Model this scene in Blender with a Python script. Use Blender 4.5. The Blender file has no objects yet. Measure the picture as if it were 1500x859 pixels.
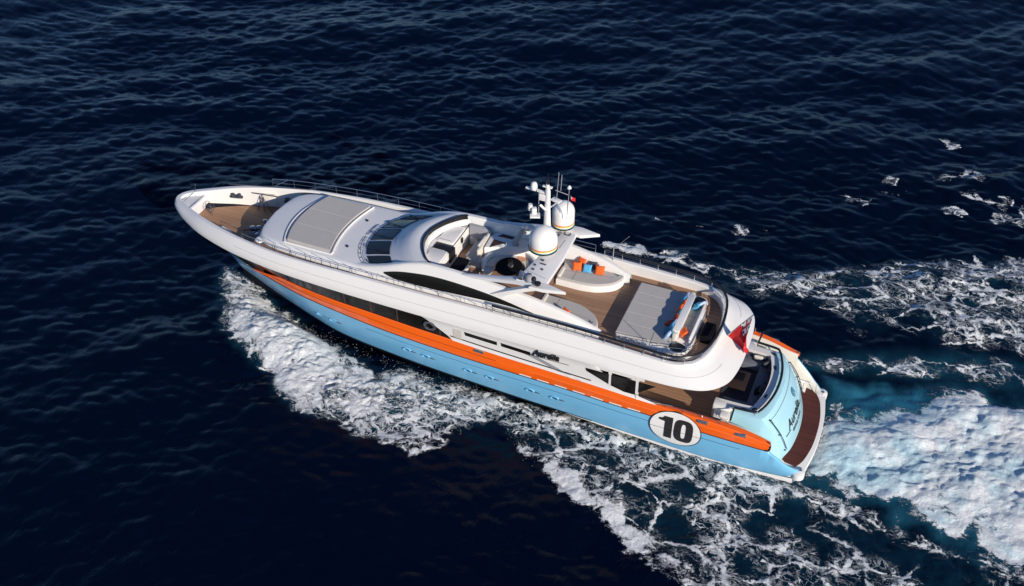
import bpy, bmesh, math, random
import numpy as np
from mathutils import Vector, Matrix
random.seed(7); rng = np.random.default_rng(11)
scene = bpy.context.scene
COL = scene.collection
R = math.radians

# ------------------------------------------------------------------ camera
cam_d = bpy.data.cameras.new('camera'); cam = bpy.data.objects.new('camera', cam_d); COL.objects.link(cam)
scene.camera = cam
PITCH, AZ = R(39.46), R(23.01)
Fv = Vector((math.sin(AZ)*math.cos(PITCH), -math.cos(AZ)*math.cos(PITCH), -math.sin(PITCH)))
Rv = Vector((-math.cos(AZ), -math.sin(AZ), 0)); Uv = Rv.cross(Fv)
m = Matrix((Rv, Uv, -Fv)).transposed().to_4x4(); m.translation = Vector((-.497, 39.352, 39.589))
cam.matrix_world = m
cam_d.lens = 36*1591/1500; cam_d.sensor_width = 36; cam_d.clip_start = 1; cam_d.clip_end = 9000

# ------------------------------------------------------------------ light
SUN_EL, SUN_OFF = R(22), R(35)            # off dead astern, towards port
sdir = Vector((-math.cos(SUN_OFF)*math.cos(SUN_EL), math.sin(SUN_OFF)*math.cos(SUN_EL), math.sin(SUN_EL)))
world = bpy.data.worlds.new('World'); scene.world = world; world.use_nodes = True
wn = world.node_tree; bg = wn.nodes['Background']
sky = wn.nodes.new('ShaderNodeTexSky'); sky.sky_type = 'NISHITA'; sky.sun_disc = False
sky.sun_elevation = SUN_EL; sky.sun_rotation = math.atan2(sdir.x, sdir.y)
sky.air_density = 1.0; sky.dust_density = 0; sky.ozone_density = 4.0
tint = wn.nodes.new('ShaderNodeMix'); tint.data_type = 'RGBA'; tint.blend_type = 'MULTIPLY'; tint.inputs[0].default_value = 1
wn.links.new(sky.outputs[0], tint.inputs[6]); tint.inputs[7].default_value = (.76, .92, 1.16, 1); wn.links.new(tint.outputs[2], bg.inputs[0]); bg.inputs[1].default_value = 0.085
sl = bpy.data.lights.new('sun', 'SUN'); sl.energy = 4.9; sl.angle = R(.55); sl.color = (1, .89, .76)
so = bpy.data.objects.new('sun', sl); COL.objects.link(so)
so.rotation_euler = sdir.to_track_quat('Z', 'Y').to_euler(); so.location = (-60, 40, 60)
scene.view_settings.view_transform = 'Standard'; scene.view_settings.look = 'None'
scene.view_settings.exposure = 0.04; scene.view_settings.gamma = 1

# ------------------------------------------------------------------ materials
def mat(name, col, rough=.5, metal=0, spec=.5, noise=0, nscale=3, bump=0, bscale=20, coat=0, stretch=None):
    m = bpy.data.materials.new(name); m.use_nodes = True
    nt = m.node_tree; b = nt.nodes['Principled BSDF']
    b.inputs['Base Color'].default_value = (*col, 1); b.inputs['Roughness'].default_value = rough
    b.inputs['Metallic'].default_value = metal; b.inputs['Specular IOR Level'].default_value = spec
    b.inputs['Coat Weight'].default_value = coat; b.inputs['Coat Roughness'].default_value = .06
    tc = nt.nodes.new('ShaderNodeTexCoord'); mp = nt.nodes.new('ShaderNodeMapping')
    nt.links.new(tc.outputs['Object'], mp.inputs[0])
    if stretch: mp.inputs['Scale'].default_value = stretch
    if noise:
        n = nt.nodes.new('ShaderNodeTexNoise'); n.inputs['Scale'].default_value = nscale; n.inputs['Detail'].default_value = 6
        nt.links.new(mp.outputs[0], n.inputs['Vector'])
        mx = nt.nodes.new('ShaderNodeMix'); mx.data_type = 'RGBA'
        mx.inputs[6].default_value = (*[c*(1-noise) for c in col], 1); mx.inputs[7].default_value = (*[min(1, c*(1+noise)) for c in col], 1)
        nt.links.new(n.outputs[0], mx.inputs[0]); nt.links.new(mx.outputs[2], b.inputs['Base Color'])
    if bump:
        n = nt.nodes.new('ShaderNodeTexNoise'); n.inputs['Scale'].default_value = bscale; n.inputs['Detail'].default_value = 4
        nt.links.new(mp.outputs[0], n.inputs['Vector'])
        bp = nt.nodes.new('ShaderNodeBump'); bp.inputs['Strength'].default_value = bump; bp.inputs['Distance'].default_value = .02
        nt.links.new(n.outputs[0], bp.inputs['Height']); nt.links.new(bp.outputs[0], b.inputs['Normal'])
    return m
def teak(name, c1, c2, plank=9.0):
    m = mat(name, c1, .65); nt = m.node_tree; b = nt.nodes['Principled BSDF']
    tc = nt.nodes['Texture Coordinate']; sx = nt.nodes.new('ShaderNodeSeparateXYZ'); nt.links.new(tc.outputs['Object'], sx.inputs[0])
    mul = nt.nodes.new('ShaderNodeMath'); mul.operation = 'MULTIPLY'; mul.inputs[1].default_value = plank
    nt.links.new(sx.outputs[1], mul.inputs[0])
    fl = nt.nodes.new('ShaderNodeMath'); fl.operation = 'FLOOR'; nt.links.new(mul.outputs[0], fl.inputs[0])
    fr = nt.nodes.new('ShaderNodeMath'); fr.operation = 'FRACT'; nt.links.new(mul.outputs[0], fr.inputs[0])
    wnz = nt.nodes.new('ShaderNodeTexWhiteNoise'); wnz.noise_dimensions = '1D'; nt.links.new(fl.outputs[0], wnz.inputs['W'])
    n = nt.nodes.new('ShaderNodeTexNoise'); n.inputs['Scale'].default_value = 1.6; n.inputs['Detail'].default_value = 7
    mp = nt.nodes['Mapping']; mp.inputs['Scale'].default_value = (.5, 6, 1); nt.links.new(mp.outputs[0], n.inputs['Vector'])
    ad = nt.nodes.new('ShaderNodeMath'); ad.operation = 'MULTIPLY_ADD'; ad.inputs[1].default_value = .55
    nt.links.new(wnz.outputs[0], ad.inputs[0]); nt.links.new(n.outputs[0], ad.inputs[2])
    sub = nt.nodes.new('ShaderNodeMath'); sub.operation = 'SUBTRACT'; sub.inputs[1].default_value = .28; nt.links.new(ad.outputs[0], sub.inputs[0])
    mx = nt.nodes.new('ShaderNodeMix'); mx.data_type = 'RGBA'; mx.inputs[6].default_value = (*c1, 1); mx.inputs[7].default_value = (*c2, 1)
    nt.links.new(sub.outputs[0], mx.inputs[0])
    lt = nt.nodes.new('ShaderNodeMath'); lt.operation = 'LESS_THAN'; lt.inputs[1].default_value = .1; nt.links.new(fr.outputs[0], lt.inputs[0])
    m2 = nt.nodes.new('ShaderNodeMix'); m2.data_type = 'RGBA'; nt.links.new(lt.outputs[0], m2.inputs[0])
    nt.links.new(mx.outputs[2], m2.inputs[6]); m2.inputs[7].default_value = (c1[0]*.4, c1[1]*.4, c1[2]*.4, 1)
    nt.links.new(m2.outputs[2], b.inputs['Base Color'])
    return m
WHITE = mat('white_gelcoat', (.80, .79, .765), .22, noise=.03, nscale=.7, coat=.3)
ROOFW = mat('shaded_white_gelcoat', (.70, .71, .72), .38, noise=.04, nscale=1.2)  # white gelcoat greyed to carry shade on flat and forward faces
CREAM = mat('cream_paint', (.72, .68, .60), .4, noise=.05)
DOME = mat('radome_white', (.82, .82, .80), .3)
BLUE = mat('light_blue_paint', (.17, .47, .72), .34, noise=.03, nscale=.4, coat=.15)
PALE = mat('pale_blue_paint', (.38, .66, .76), .22, noise=.03, coat=.4)
ORANGE = mat('orange_paint', (.88, .13, .008), .22, noise=.04, nscale=.8, coat=.4)
BLACK = mat('black_trim', (.012, .012, .014), .3)
BLACKL = mat('black_lettering', (.02, .02, .022), .45)
GLASS = mat('tinted_glass', (.010, .009, .008), .10, spec=.30, noise=.5, nscale=.9)
WSGLASS = mat('windscreen_glass', (.018, .026, .033), .12, spec=.35)
TEAK = teak('teak_deck', (.27, .145, .08), (.42, .255, .16))
TEAKW = teak('wet_teak', (.075, .016, .010), (.13, .032, .018), 7)
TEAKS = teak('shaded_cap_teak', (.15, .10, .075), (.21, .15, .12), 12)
GREY = mat('grey_fabric', (.46, .445, .42), .9, noise=.06, nscale=2, bump=.3, bscale=60)
SEAM = mat('fabric_seam', (.15, .15, .15), .9)
OFFW = mat('offwhite_vinyl', (.62, .59, .53), .6, noise=.05)
FORANGE = mat('orange_fabric', (.85, .13, .015), .85, noise=.12, nscale=9)
FRED = mat('rust_fabric', (.42, .05, .02), .85, noise=.12, nscale=9)
FBLUE = mat('sky_blue_fabric', (.09, .40, .66), .85, noise=.12, nscale=9)
FPALE = mat('pale_blue_fabric', (.42, .55, .78), .85, noise=.25, nscale=12)
FTEAL = mat('teal_fabric', (.04, .23, .32), .85, noise=.2, nscale=9)
NAVY = mat('navy_cover', (.005, .005, .009), .8, spec=.12, bump=.2)
DKGREY = mat('charcoal_upholstery', (.045, .05, .07), .8, noise=.2)
SLATE = mat('slate_blue_upholstery', (.14, .16, .20), .8, noise=.15)
CHROME = mat('polished_steel', (.55, .55, .55), .25, metal=.9)
BROWN = mat('dark_interior', (.05, .025, .015), .6, noise=.4)
BROWNW = mat('walnut_wood', (.035, .02, .014), .45, noise=.3, nscale=4)
FLRED = mat('flag_red', (.55, .01, .015), .8)
FLNAVY = mat('flag_navy', (.01, .012, .08), .8)
FLWHITE = mat('flag_white', (.75, .75, .75), .8)
GOLD = mat('gold_badge', (.45, .30, .08), .6)
BOOT = mat('boot_stripe_white', (.76, .76, .74), .3)
BOTTOM = mat('shaded_bottom_paint', (.005, .007, .012), .8, spec=.08)  # bottom paint, darkened further to include the shade below the chine
ROPE = mat('dark_rope', (.07, .075, .10), .9, noise=.4, nscale=30)
MID = mat('mid_grey_paint', (.30, .31, .34), .45, noise=.06)
YELLOW = mat('yellow_band', (.75, .5, .03), .4)
GREEN = mat('green_band', (.03, .22, .18), .4)

# ------------------------------------------------------------------ mesh helpers
class G:
    def __init__(s): s.v = []; s.f = []; s.sym = None
    def add(s, v, f):
        n = len(s.v); s.v += [tuple(map(float, p)) for p in v]; s.f += [tuple(i+n for i in q) for q in f]; return s
    def grid(s, rows, closed=False, flip=False):
        nr, nc = len(rows), len(rows[0]); v = [p for r in rows for p in r]; f = []
        for i in range(nr-1):
            for j in range(nc if closed else nc-1):
                a, b, c, d = i*nc+j, i*nc+(j+1) % nc, (i+1)*nc+(j+1) % nc, (i+1)*nc+j
                f.append((a, d, c, b) if flip else (a, b, c, d))
        return s.add(v, f)
    def sides(s, rows, **k):                       # port rows and their mirror image
        if not s.v and min(p[1] for r in rows for p in r) > .012: s.sym = (rows, k)
        else: s.sym = None
        s.grid(rows, **k); s.grid([[(p[0], -p[1], p[2]) for p in r] for r in rows], flip=not k.get('flip', False)); return s
    def prism(s, pts, z0, z1, bev=0, off=(0, 0)):   # vertical prism of a ccw outline; z may be callables
        Z0 = z0 if callable(z0) else (lambda x, y: z0); Z1 = z1 if callable(z1) else (lambda x, y: z1)
        if bev:
            inn = inset(pts, bev)
            lv = [[(x, y, Z0(x, y)) for x, y in pts], [(x, y, Z1(x, y)-bev) for x, y in pts],
                  [(x, y, Z1(x, y)-bev*.3) for x, y in inset(pts, bev*.3)], [(x, y, Z1(x, y)) for x, y in inn]]
        else: lv = [[(x, y, Z0(x, y)) for x, y in pts], [(x, y, Z1(x, y)) for x, y in pts]]
        lv = [[(x+off[0], y+off[1], z) for x, y, z in r] for r in lv]
        s.grid(lv, closed=True); n = len(s.v); k = len(pts)
        s.f.append(tuple(range(n-k, n))); n0 = n-k*len(lv); s.f.append(tuple(range(n0+k-1, n0-1, -1))); return s
    def box(s, c, d, rz=0, bev=0, tilt=0):
        x, y = d[0]/2, d[1]/2
        g = G().prism([(-x, -y), (x, -y), (x, y), (-x, y)] if not bev else rrect(d[0], d[1], min(bev*1.5, x*.8, y*.8), 3), -d[2]/2, d[2]/2, bev)
        M = Matrix.Translation(c) @ Matrix.Rotation(rz, 4, 'Z') @ Matrix.Rotation(tilt, 4, 'Y')
        return s.add([tuple(M @ Vector(p)) for p in g.v], g.f)
    def tube(s, path, r, n=6, closed=False):
        P = [Vector(p) for p in path]; rows = []; k = len(P)
        for i, p in enumerate(P):
            if closed: t = P[(i+1) % k]-P[i-1]
            else: t = P[min(i+1, k-1)]-P[max(i-1, 0)]
            t.normalize(); up = Vector((0, 0, 1)) if abs(t.z) < .9 else Vector((1, 0, 0))
            a = t.cross(up).normalized(); b = a.cross(t)
            rr = r[i] if isinstance(r, (list, tuple)) else r
            rows.append([tuple(p+(a*math.cos(q)+b*math.sin(q))*rr) for q in [2*math.pi*j/n for j in range(n)]])
        if closed: rows.append(rows[0])
        s.grid(rows, closed=True)
        if not closed:
            n1 = len(s.v); s.f.append(tuple(range(n1-n, n1))); n0 = n1-n*len(rows); s.f.append(tuple(range(n0+n-1, n0-1, -1)))
        return s
    def lathe(s, c, prof, n=24, sx=1, sy=1, M=None):
        rows = [[(c[0]+r*sx*math.cos(2*math.pi*j/n), c[1]+r*sy*math.sin(2*math.pi*j/n), c[2]+z) for j in range(n)] for r, z in prof]
        if M is not None: rows = [[tuple(M @ Vector(p)) for p in r] for r in rows]
        s.grid(rows, closed=True); n1 = len(s.v); s.f.append(tuple(range(n1-n, n1)))
        n0 = n1-n*len(rows); s.f.append(tuple(range(n0+n-1, n0-1, -1))); return s
def inset(pts, d):
    n = len(pts); out = []
    for i in range(n):
        p0, p1, p2 = Vector(pts[i-1]), Vector(pts[i]), Vector(pts[(i+1) % n])
        a = (p1-p0); b = (p2-p1)
        if a.length < 1e-6 or b.length < 1e-6: out.append(tuple(p1)); continue
        a.normalize(); b.normalize(); na = Vector((-a.y, a.x)); nb = Vector((-b.y, b.x)); nn = na+nb
        if nn.length < 1e-6: out.append(tuple(p1)); continue
        nn.normalize(); out.append(tuple(p1+nn*d/max(.5, nn.dot(na))))
    return out
def rrect(w, h, r, k=4):
    out = []
    for cx, cy, a0 in ((w/2-r, -h/2+r, -90), (w/2-r, h/2-r, 0), (-w/2+r, h/2-r, 90), (-w/2+r, -h/2+r, 180)):
        for i in range(k+1):
            a = R(a0+90*i/k); out.append((cx+r*math.cos(a), cy+r*math.sin(a)))
    return out
def ccw(p):
    A = sum(p[i-1][0]*p[i][1]-p[i][0]*p[i-1][1] for i in range(len(p)))
    return p if A > 0 else p[::-1]
def cat(P, n=8, closed=False):                      # Catmull-Rom through points
    P = [np.array(p, float) for p in P]; k = len(P); out = []
    for i in range(k if closed else k-1):
        if closed: p0, p1, p2, p3 = P[i-1], P[i], P[(i+1) % k], P[(i+2) % k]
        else: p1, p2 = P[i], P[i+1]; p0 = P[i-1] if i else 2*p1-p2; p3 = P[i+2] if i+2 < k else 2*p2-p1
        for j in range(n):
            t = j/n; out.append(tuple(.5*((2*p1)+(-p0+p2)*t+(2*p0-5*p1+4*p2-p3)*t*t+(-p0+3*p1-3*p2+p3)*t**3)))
    if not closed: out.append(tuple(P[-1]))
    return out
def fn(pts):                                        # smooth 1-D function through (x, y...) points
    d = np.array(cat(sorted(pts), 10)); 
    return lambda x, k=1: float(np.interp(x, d[:, 0], d[:, k]))
def link(o): COL.objects.link(o); return o
def obj(name, g, m, parent=None, smooth=35, origin=None, mats=None, mi=None):
    if g.sym and len(g.v) == 2*len(g.sym[0])*len(g.sym[0][0]):      # port and starboard pieces stay two objects
        rows, k = g.sym; obj(name, G().grid([[(p[0], -p[1], p[2]) for p in r] for r in rows], flip=not k.get('flip', False)), m, parent, smooth)
        return obj(name, G().grid(rows, **k), m, parent, smooth)
    if name in ('mullion', 'console_seam', 'seam_line', 'knuckle_line', 'pinstripe', 'seam', 'arch_fitting', 'deck_light', 'grab_handle', 'cable') and not mats:
        parts = pieces(g)
        if len(parts) > 1:
            out = [obj2(name, q, m, parent, smooth, origin) for q in parts]; return out[0]
    return obj2(name, g, m, parent, smooth, origin, mats, mi)
def pieces(g):
    up = list(range(len(g.v)))
    def find(a):
        while up[a] != a: up[a] = up[up[a]]; a = up[a]
        return a
    for f in g.f:
        for a in f[1:]: up[find(a)] = find(f[0])
    gr = {}
    for f in g.f: gr.setdefault(find(f[0]), []).append(f)
    out = []
    for fs in gr.values():
        ids = sorted({i for f in fs for i in f}); mp_ = {a: k for k, a in enumerate(ids)}; out.append(G().add([g.v[i] for i in ids], [tuple(mp_[i] for i in f) for f in fs]))
    return out
def obj2(name, g, m, parent=None, smooth=35, origin=None, mats=None, mi=None):
    org = Vector(origin) if origin is not None else (wloc(parent) if parent else Vector((0, 0, 0)))
    me = bpy.data.meshes.new(name); me.from_pydata([(p[0]-org.x, p[1]-org.y, p[2]-org.z) for p in g.v], [], g.f)
    me.validate()
    if mi is None:
        bm = bmesh.new(); bm.from_mesh(me); bmesh.ops.remove_doubles(bm, verts=bm.verts, dist=2e-4); bm.to_mesh(me); bm.free()
    me.update()
    for q in (mats or [m]): me.materials.append(q)
    if mi is not None: me.polygons.foreach_set('material_index', mi)
    if smooth: me.shade_smooth(); me.set_sharp_from_angle(angle=R(smooth))
    else: me.shade_flat()
    o = bpy.data.objects.new(name, me); link(o)
    if parent is not None: o.parent = parent
    elif origin is not None: o.location = org
    return o
def wloc(o):
    v = Vector((0, 0, 0))
    while o is not None: v += o.location; o = o.parent
    return v
def tag(o, label, cat_=None, group=None, kind=None):
    o['label'] = label
    if cat_: o['category'] = cat_
    if group: o['group'] = group
    if kind: o['kind'] = kind
    return o
def thing(name, loc, label, cat_, group=None):
    o = bpy.data.objects.new(name, None); link(o); o.location = loc; o.empty_display_size = .2
    return tag(o, label, cat_, group)
def text_geo(s, size, shear=0, bold=0, ext=0, fnmap=None, space=1.0):
    cu = bpy.data.curves.new('lettering', 'FONT'); cu.body = s; cu.size = size; cu.shear = shear; cu.offset = bold; cu.extrude = ext
    cu.space_character = space; cu.resolution_u = 4
    o = bpy.data.objects.new('lettering', cu); link(o); dg = bpy.context.evaluated_depsgraph_get(); dg.update()
    me = o.evaluated_get(dg).to_mesh(); v = [tuple(q.co) for q in me.vertices]; f = [tuple(p.vertices) for p in me.polygons]
    o.evaluated_get(dg).to_mesh_clear(); bpy.data.objects.remove(o); bpy.data.curves.remove(cu)
    w = max(p[0] for p in v); v = [fnmap(p[0], p[1], p[2], w) for p in v]
    return G().add(v, f)

# ------------------------------------------------------------------ the yacht: its long lines
yacht = thing('yacht', (0, 0, 0), 'long white motor yacht with light blue hull and orange stripe under way on dark sea', 'yacht')
# fascia, stern centre round to the bow tip: outer low edge O, top edge A
FA = [((4.10, 0, 4.75), (5.35, 0, 5.48)), ((4.13, 1.2, 4.75), (5.42, 1.0, 5.48)), ((4.3, 2.3, 4.75), (5.6, 1.9, 5.48)), ((4.62, 2.9, 4.75), (5.9, 2.5, 5.48)),
      ((5.1, 3.35, 4.75), (6.3, 2.9, 5.5)), ((5.8, 3.62, 4.74), (6.9, 3.15, 5.52)), ((7.0, 3.74, 4.72), (7.7, 3.23, 5.57)), ((9, 3.76, 4.7), (9.2, 3.25, 5.64)),
      ((12, 3.74, 4.68), (12, 3.25, 5.72)), ((16, 3.72, 4.66), (16, 3.27, 5.7)), ((20, 3.7, 4.64), (20, 3.3, 5.65)), ((24.5, 3.62, 4.62), (24.5, 3.26, 5.58)),
      ((28, 3.42, 4.6), (28, 3.08, 5.45)), ((31, 2.98, 4.58), (31, 2.62, 5.38)), ((33.5, 2.28, 4.57), (33.5, 1.92, 5.26)), ((35.2, 1.48, 4.55), (35.2, 1.2, 5.1)),
      ((36.25, .8, 4.55), (36.2, .7, 5.0)), ((36.62, .36, 4.55), (36.58, .35, 4.96)), ((36.7, 0, 4.55), (36.7, 0, 4.95))]
Oc = cat([a for a, b in FA], 6); Ac = cat([b for a, b in FA], 6)
NS = len(Oc)
def normal2(path, i):
    a, b = path[max(i-1, 0)], path[min(i+1, len(path)-1)]; t = Vector((b[0]-a[0], b[1]-a[1]))
    if i == 0: t = Vector((0, 1))
    if i == len(path)-1: t = Vector((0, -1))
    t.normalize(); return Vector((-t.y, t.x))        # outward for stern -> bow along port
def offs(path, d, dz=0, i=None):
    out = []
    for k in range(len(path)):
        n = normal2(path, k); p = path[k]; y = p[1]+n.y*d
        out.append((p[0]+n.x*d, max(0, y), p[2]+dz))
    return out
def deckz(x): return 5.1 if x < 14.2 else (5.3 if x < 30 else 4.1)
BT = fn([(-1, .26), (9, .26), (20, .26), (30, .24), (34, .30), (38, .32)])
if True:
    A1 = Ac; rows = []
    for i in range(NS):
        O, A = Vector(Oc[i]), Vector(Ac[i]); no, na = normal2(Oc, i), normal2(Ac, i); n3 = Vector((no.x, no.y, 0))
        mid1 = O.lerp(A, .35)+n3*.055; mid2 = O.lerp(A, .72)+n3*.05
        w = BT(A.x); N = Vector((na.x, na.y, 0))
        bead = O+Vector((0, 0, .06))+n3*.012
        r = [O-n3*.45+Vector((0, 0, .02)), O-n3*.05, O+Vector((0, 0, .015)), bead, mid1, mid2, A-Vector((0, 0, .05))+N*.0, A-N*.03, A-N*.07+Vector((0, 0, .012)), A-N*(w-.04)+Vector((0, 0, .0)), A-N*w-Vector((0, 0, .04))]
        zb = deckz(A.x)-.06; zb = min(zb, A.z-.1)
        r.append(Vector((r[-1].x, r[-1].y, zb)))
        row = []
        for q in r:
            row.append((q.x, max(0.0, q.y), q.z))
        rows.append(row)
    fascia = obj('upper_bulwark', G().sides(rows), WHITE, yacht, 40)
    tag(fascia, 'wide white upper band running from the stern overhang round the bow')
    g = G(); c1 = offs(Oc, .004, .30)                # fine seam groove line along the fascia
    seam = []
    for i in range(10, NS-30):
        O, A = Vector(Oc[i]), Vector(Ac[i]); no = normal2(Oc, i); q = O.lerp(A, .56)+Vector((no.x, no.y, 0))*.062; seam.append(tuple(q))
    g.tube(seam, .008, 4); g.tube([(x, -y, z) for x, y, z in seam], .008, 4)
    obj('seam_line', g, MID, fascia)
    # soffit of the overhang
    so_ = [(x-0, y, 4.76) for x, y, z in offs(Oc, -.40) if x < 9.6]; so_.append((9.6, 3.3, 4.76))
    so_ = [(p[0], p[1]) for p in so_]
    obj('soffit', G().prism(ccw(so_+[(x, -y) for x, y in so_[::-1] if y > 0]), 4.74, 4.80), WHITE, yacht)
Atop = lambda: None
AyF = fn([(a[0], a[1], a[2]) for a in [Ac[i] for i in range(24, NS-1)] if a[0] > 7.6])   # top edge half breadth by x
def Ay(x): return AyF(x, 1)
def Az(x): return AyF(x, 2)
# hull lines by x: (x, y, z)
CH = fn([(-.2, 2.9, .42), (.3, 3.0, .42), (4, 3.36, .45), (7.6, 3.42, .58), (12, 3.38, .66), (15, 3.34, .7), (20, 3.12, .72), (24.5, 2.64, .68), (27, 1.98, .62), (30, 1.02, .68), (32, .36, .78), (33.1, 0, .85)])
L2 = fn([(-.2, 3.2, 2.0), (1.9, 3.5, 2.2), (4.9, 3.62, 2.3), (7.5, 3.66, 2.45), (9.3, 3.7, 2.5), (12, 3.7, 2.6), (17, 3.7, 2.7), (20.5, 3.62, 2.8), (22.5, 3.5, 2.85), (24.4, 3.35, 2.95), (26.5, 3.1, 3.02), (28, 2.83, 3.1), (30, 2.35, 3.2), (32, 1.7, 3.3), (34, .85, 3.42), (35.3, 0, 3.55)])
L3 = fn([(-.2, 3.2, 2.3), (1.9, 3.42, 2.55), (4, 3.56, 3.0), (7.8, 3.64, 3.2), (10, 3.67, 3.32), (12.6, 3.69, 3.42), (15.7, 3.69, 3.52), (18, 3.66, 3.60), (20.2, 3.62, 3.65), (22.3, 3.52, 3.69), (25, 3.34, 3.68), (27.4, 2.98, 3.63), (30, 2.42, 3.62), (32, 1.78, 3.72), (34, .93, 3.85), (35.5, 0, 3.95)])
OyF = fn([(a[0], a[1], a[2]) for a in [Oc[i] for i in range(33, NS-8)]])
def st(f, xe, s, x0): 
    x = x0+(xe-x0)*s; return (x, max(0, f(x, 1)), f(x, 2))
S_ = [1-(1-i/110)**1.5 for i in range(111)]
def hullrows(lines, x0):
    rows = []
    for s in S_:
        rows.append([st(f, xe, s, x0) if f else None for f, xe in lines])
    return rows
def blend(a, b, t, bulge=0):
    return (a[0]+(b[0]-a[0])*t, max(0, a[1]+(b[1]-a[1])*t+bulge), a[2]+(b[2]-a[2])*t)
# blue topsides
rows = []
for s in S_:
    a = st(CH, 33.1, s, 2.25); b = st(L2, 35.3, s, 2.25)
    bl = .10*(1-s**6)
    rows.append([blend(a, b, t, bl*math.sin(math.pi*t)) for t in (0, .12, .25, .4, .55, .7, .82, .92, 1)])
hull = obj('hull', G().sides(rows), BLUE, yacht, 50); tag(hull, 'light blue hull side with dark pinstripes')
def hull_pt(x, t, off=0):
    a = (x, CH(x), CH(x, 2)); b = (x, L2(x), L2(x, 2)); s = (x-.9)/34
    p = blend(a, b, t, .10*(1-max(0, s)**6)*math.sin(math.pi*t)); return (p[0], p[1]+off, p[2])
def side_y(x, z):                                   # outer surface anywhere between chine and fascia top (port)
    z1, z2, z3 = CH(x, 2), L2(x, 2), L3(x, 2)
    if z < z2: return hull_pt(x, (z-z1)/(z2-z1))[1]
    if z < z3: return L2(x)+(L3(x)-L2(x))*(z-z2)/(z3-z2)
    zo, yo = 4.66, 3.72
    if z < zo: return L3(x)-.06+(yo-L3(x)+.02)*(z-z3)/(zo-z3)
    return yo+(Ay(max(8, x))-yo)*(z-zo)/(Az(max(8, x))-zo)+.055
# white/dark bottom under the chine, boot stripe
rows = [];
for s in S_:
    a = st(CH, 33.1, s, .6); x = a[0]; k = max(0, min(1, (x-24)/9))
    rows.append([(x-.9*k, 0, -.75+.3*k), (x-.5*k, a[1]*.55, -.45+.4*k), (x, a[1]*.86, .12+.35*k), (x, a[1]*.985, a[2]-.13), a])
gb = G().sides(rows); bot = obj('bottom', gb, BOTTOM, yacht, 50)
rows = []
for i in range(60):
    x = .6+i*.19; y, z = CH(x), CH(x, 2); w = .30*max(.05, 1-i/62)
    rows.append([(x, y*.97, z-w-.04), (x, y+.035, z-w), (x, y+.035, z+.03)])
boot = obj('boot_stripe', G().sides(rows), BOOT, yacht, 50)
g = G()
for sg in (1, -1):
    g.tube([(x, sg*(CH(x)+.02), CH(x, 2)+.02) for x in np.linspace(10.5, 33, 60)], .022, 5)
    g.tube([(x, sg*(L2(x)+.006), L2(x, 2)-.01) for x in np.linspace(2.0, 35.2, 90)], .02, 5)
    g.tube([(x, sg*(hull_pt(x, .80)[1]+.004), hull_pt(x, .80)[2]) for x in np.linspace(3.2, 23, 60)], .011, 4)
obj('pinstripe', g, BLACK, hull)
# orange bulwark and its cap
capw = lambda x: .30-.24*min(1, max(0, (x-6.3)/1.2))-.10*max(0, min(1, (2.6-x)/.7))
rows = []
for i in range(100):
    x = 1.9+28.5*i/99; e = min(1, (30.4-x)/2.0); e2 = min(1, .45+(x-1.9)/1.2)
    a = (x, L2(x), L2(x, 2)); b = (x, L3(x), a[2]+(L3(x, 2)-a[2])*max(.03, e))
    cw = capw(x)
    m1 = blend(a, b, .5, .035); m2 = blend(a, b, .56, .0)
    rows.append([a, m1, m2, blend(a, b, .92, .02), (b[0], b[1]-.02, b[2]+.01), (b[0], b[1]-cw+.015, b[2]+.012), (b[0], b[1]-cw, b[2]-.05), (b[0], b[1]-cw-.01, b[2]-.1)])
bul = obj('bulwark', G().sides(rows), ORANGE, yacht, 40); tag(bul, 'orange bulwark stripe along the hull')
rows = []
for x in np.linspace(1.95, 9.4, 30):
    z = L3(x, 2)-(.12 if x > 3 else .12); y = L3(x)-capw(x)-.012; rows.append([(x, y, L3(x, 2)+.014), (x, y-.04, L3(x, 2)+.016), (x, y-.07, L3(x, 2)-.04), (x, y-.14, 2.26 if x > 3.9 else .84+max(0, x-1.2)*.52)])
obj('bulwark_liner', G().sides(rows), CREAM, yacht, 40)
for sg in (1, -1):
    g = G(); g.tube(cat([(2.1, sg*3.50, 2.21), (1.93, sg*3.50, 2.25), (1.88, sg*3.46, 2.4), (1.93, sg*3.36, 2.53), (2.1, sg*3.3, 2.57)], 5), .05, 6)
    obj('stripe_end', g, BLACK, bul)
g = G()
for sg in (1, -1): g.tube([(x, sg*(.5*(L2(x)+L3(x))+.03), .45*L2(x, 2)+.55*L3(x, 2)) for x in np.linspace(15.5, 29, 50)], .010, 4)
obj('knuckle_line', g, BLACK, bul)
# fairleads and white dashes in the stripe
for sg in (1, -1):
    for x in (3.3, 16.4, 5.1):
        f = obj('fairlead', G().box((x, sg*(L3(x)+.0), L3(x, 2)-.10), (.55, .16, .16), bev=.05), CHROME, bul)
g = G()
for i in range(7):
    x0 = 8.05+i*.93
    rows = [[(x, side_y(x, L2(x, 2)+z)+.008, L2(x, 2)+z) for z in (.02, .10)] for x in np.linspace(x0, x0+.62, 5)]
    obj('scupper_flap', G().sides(rows), WHITE, bul)
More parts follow.
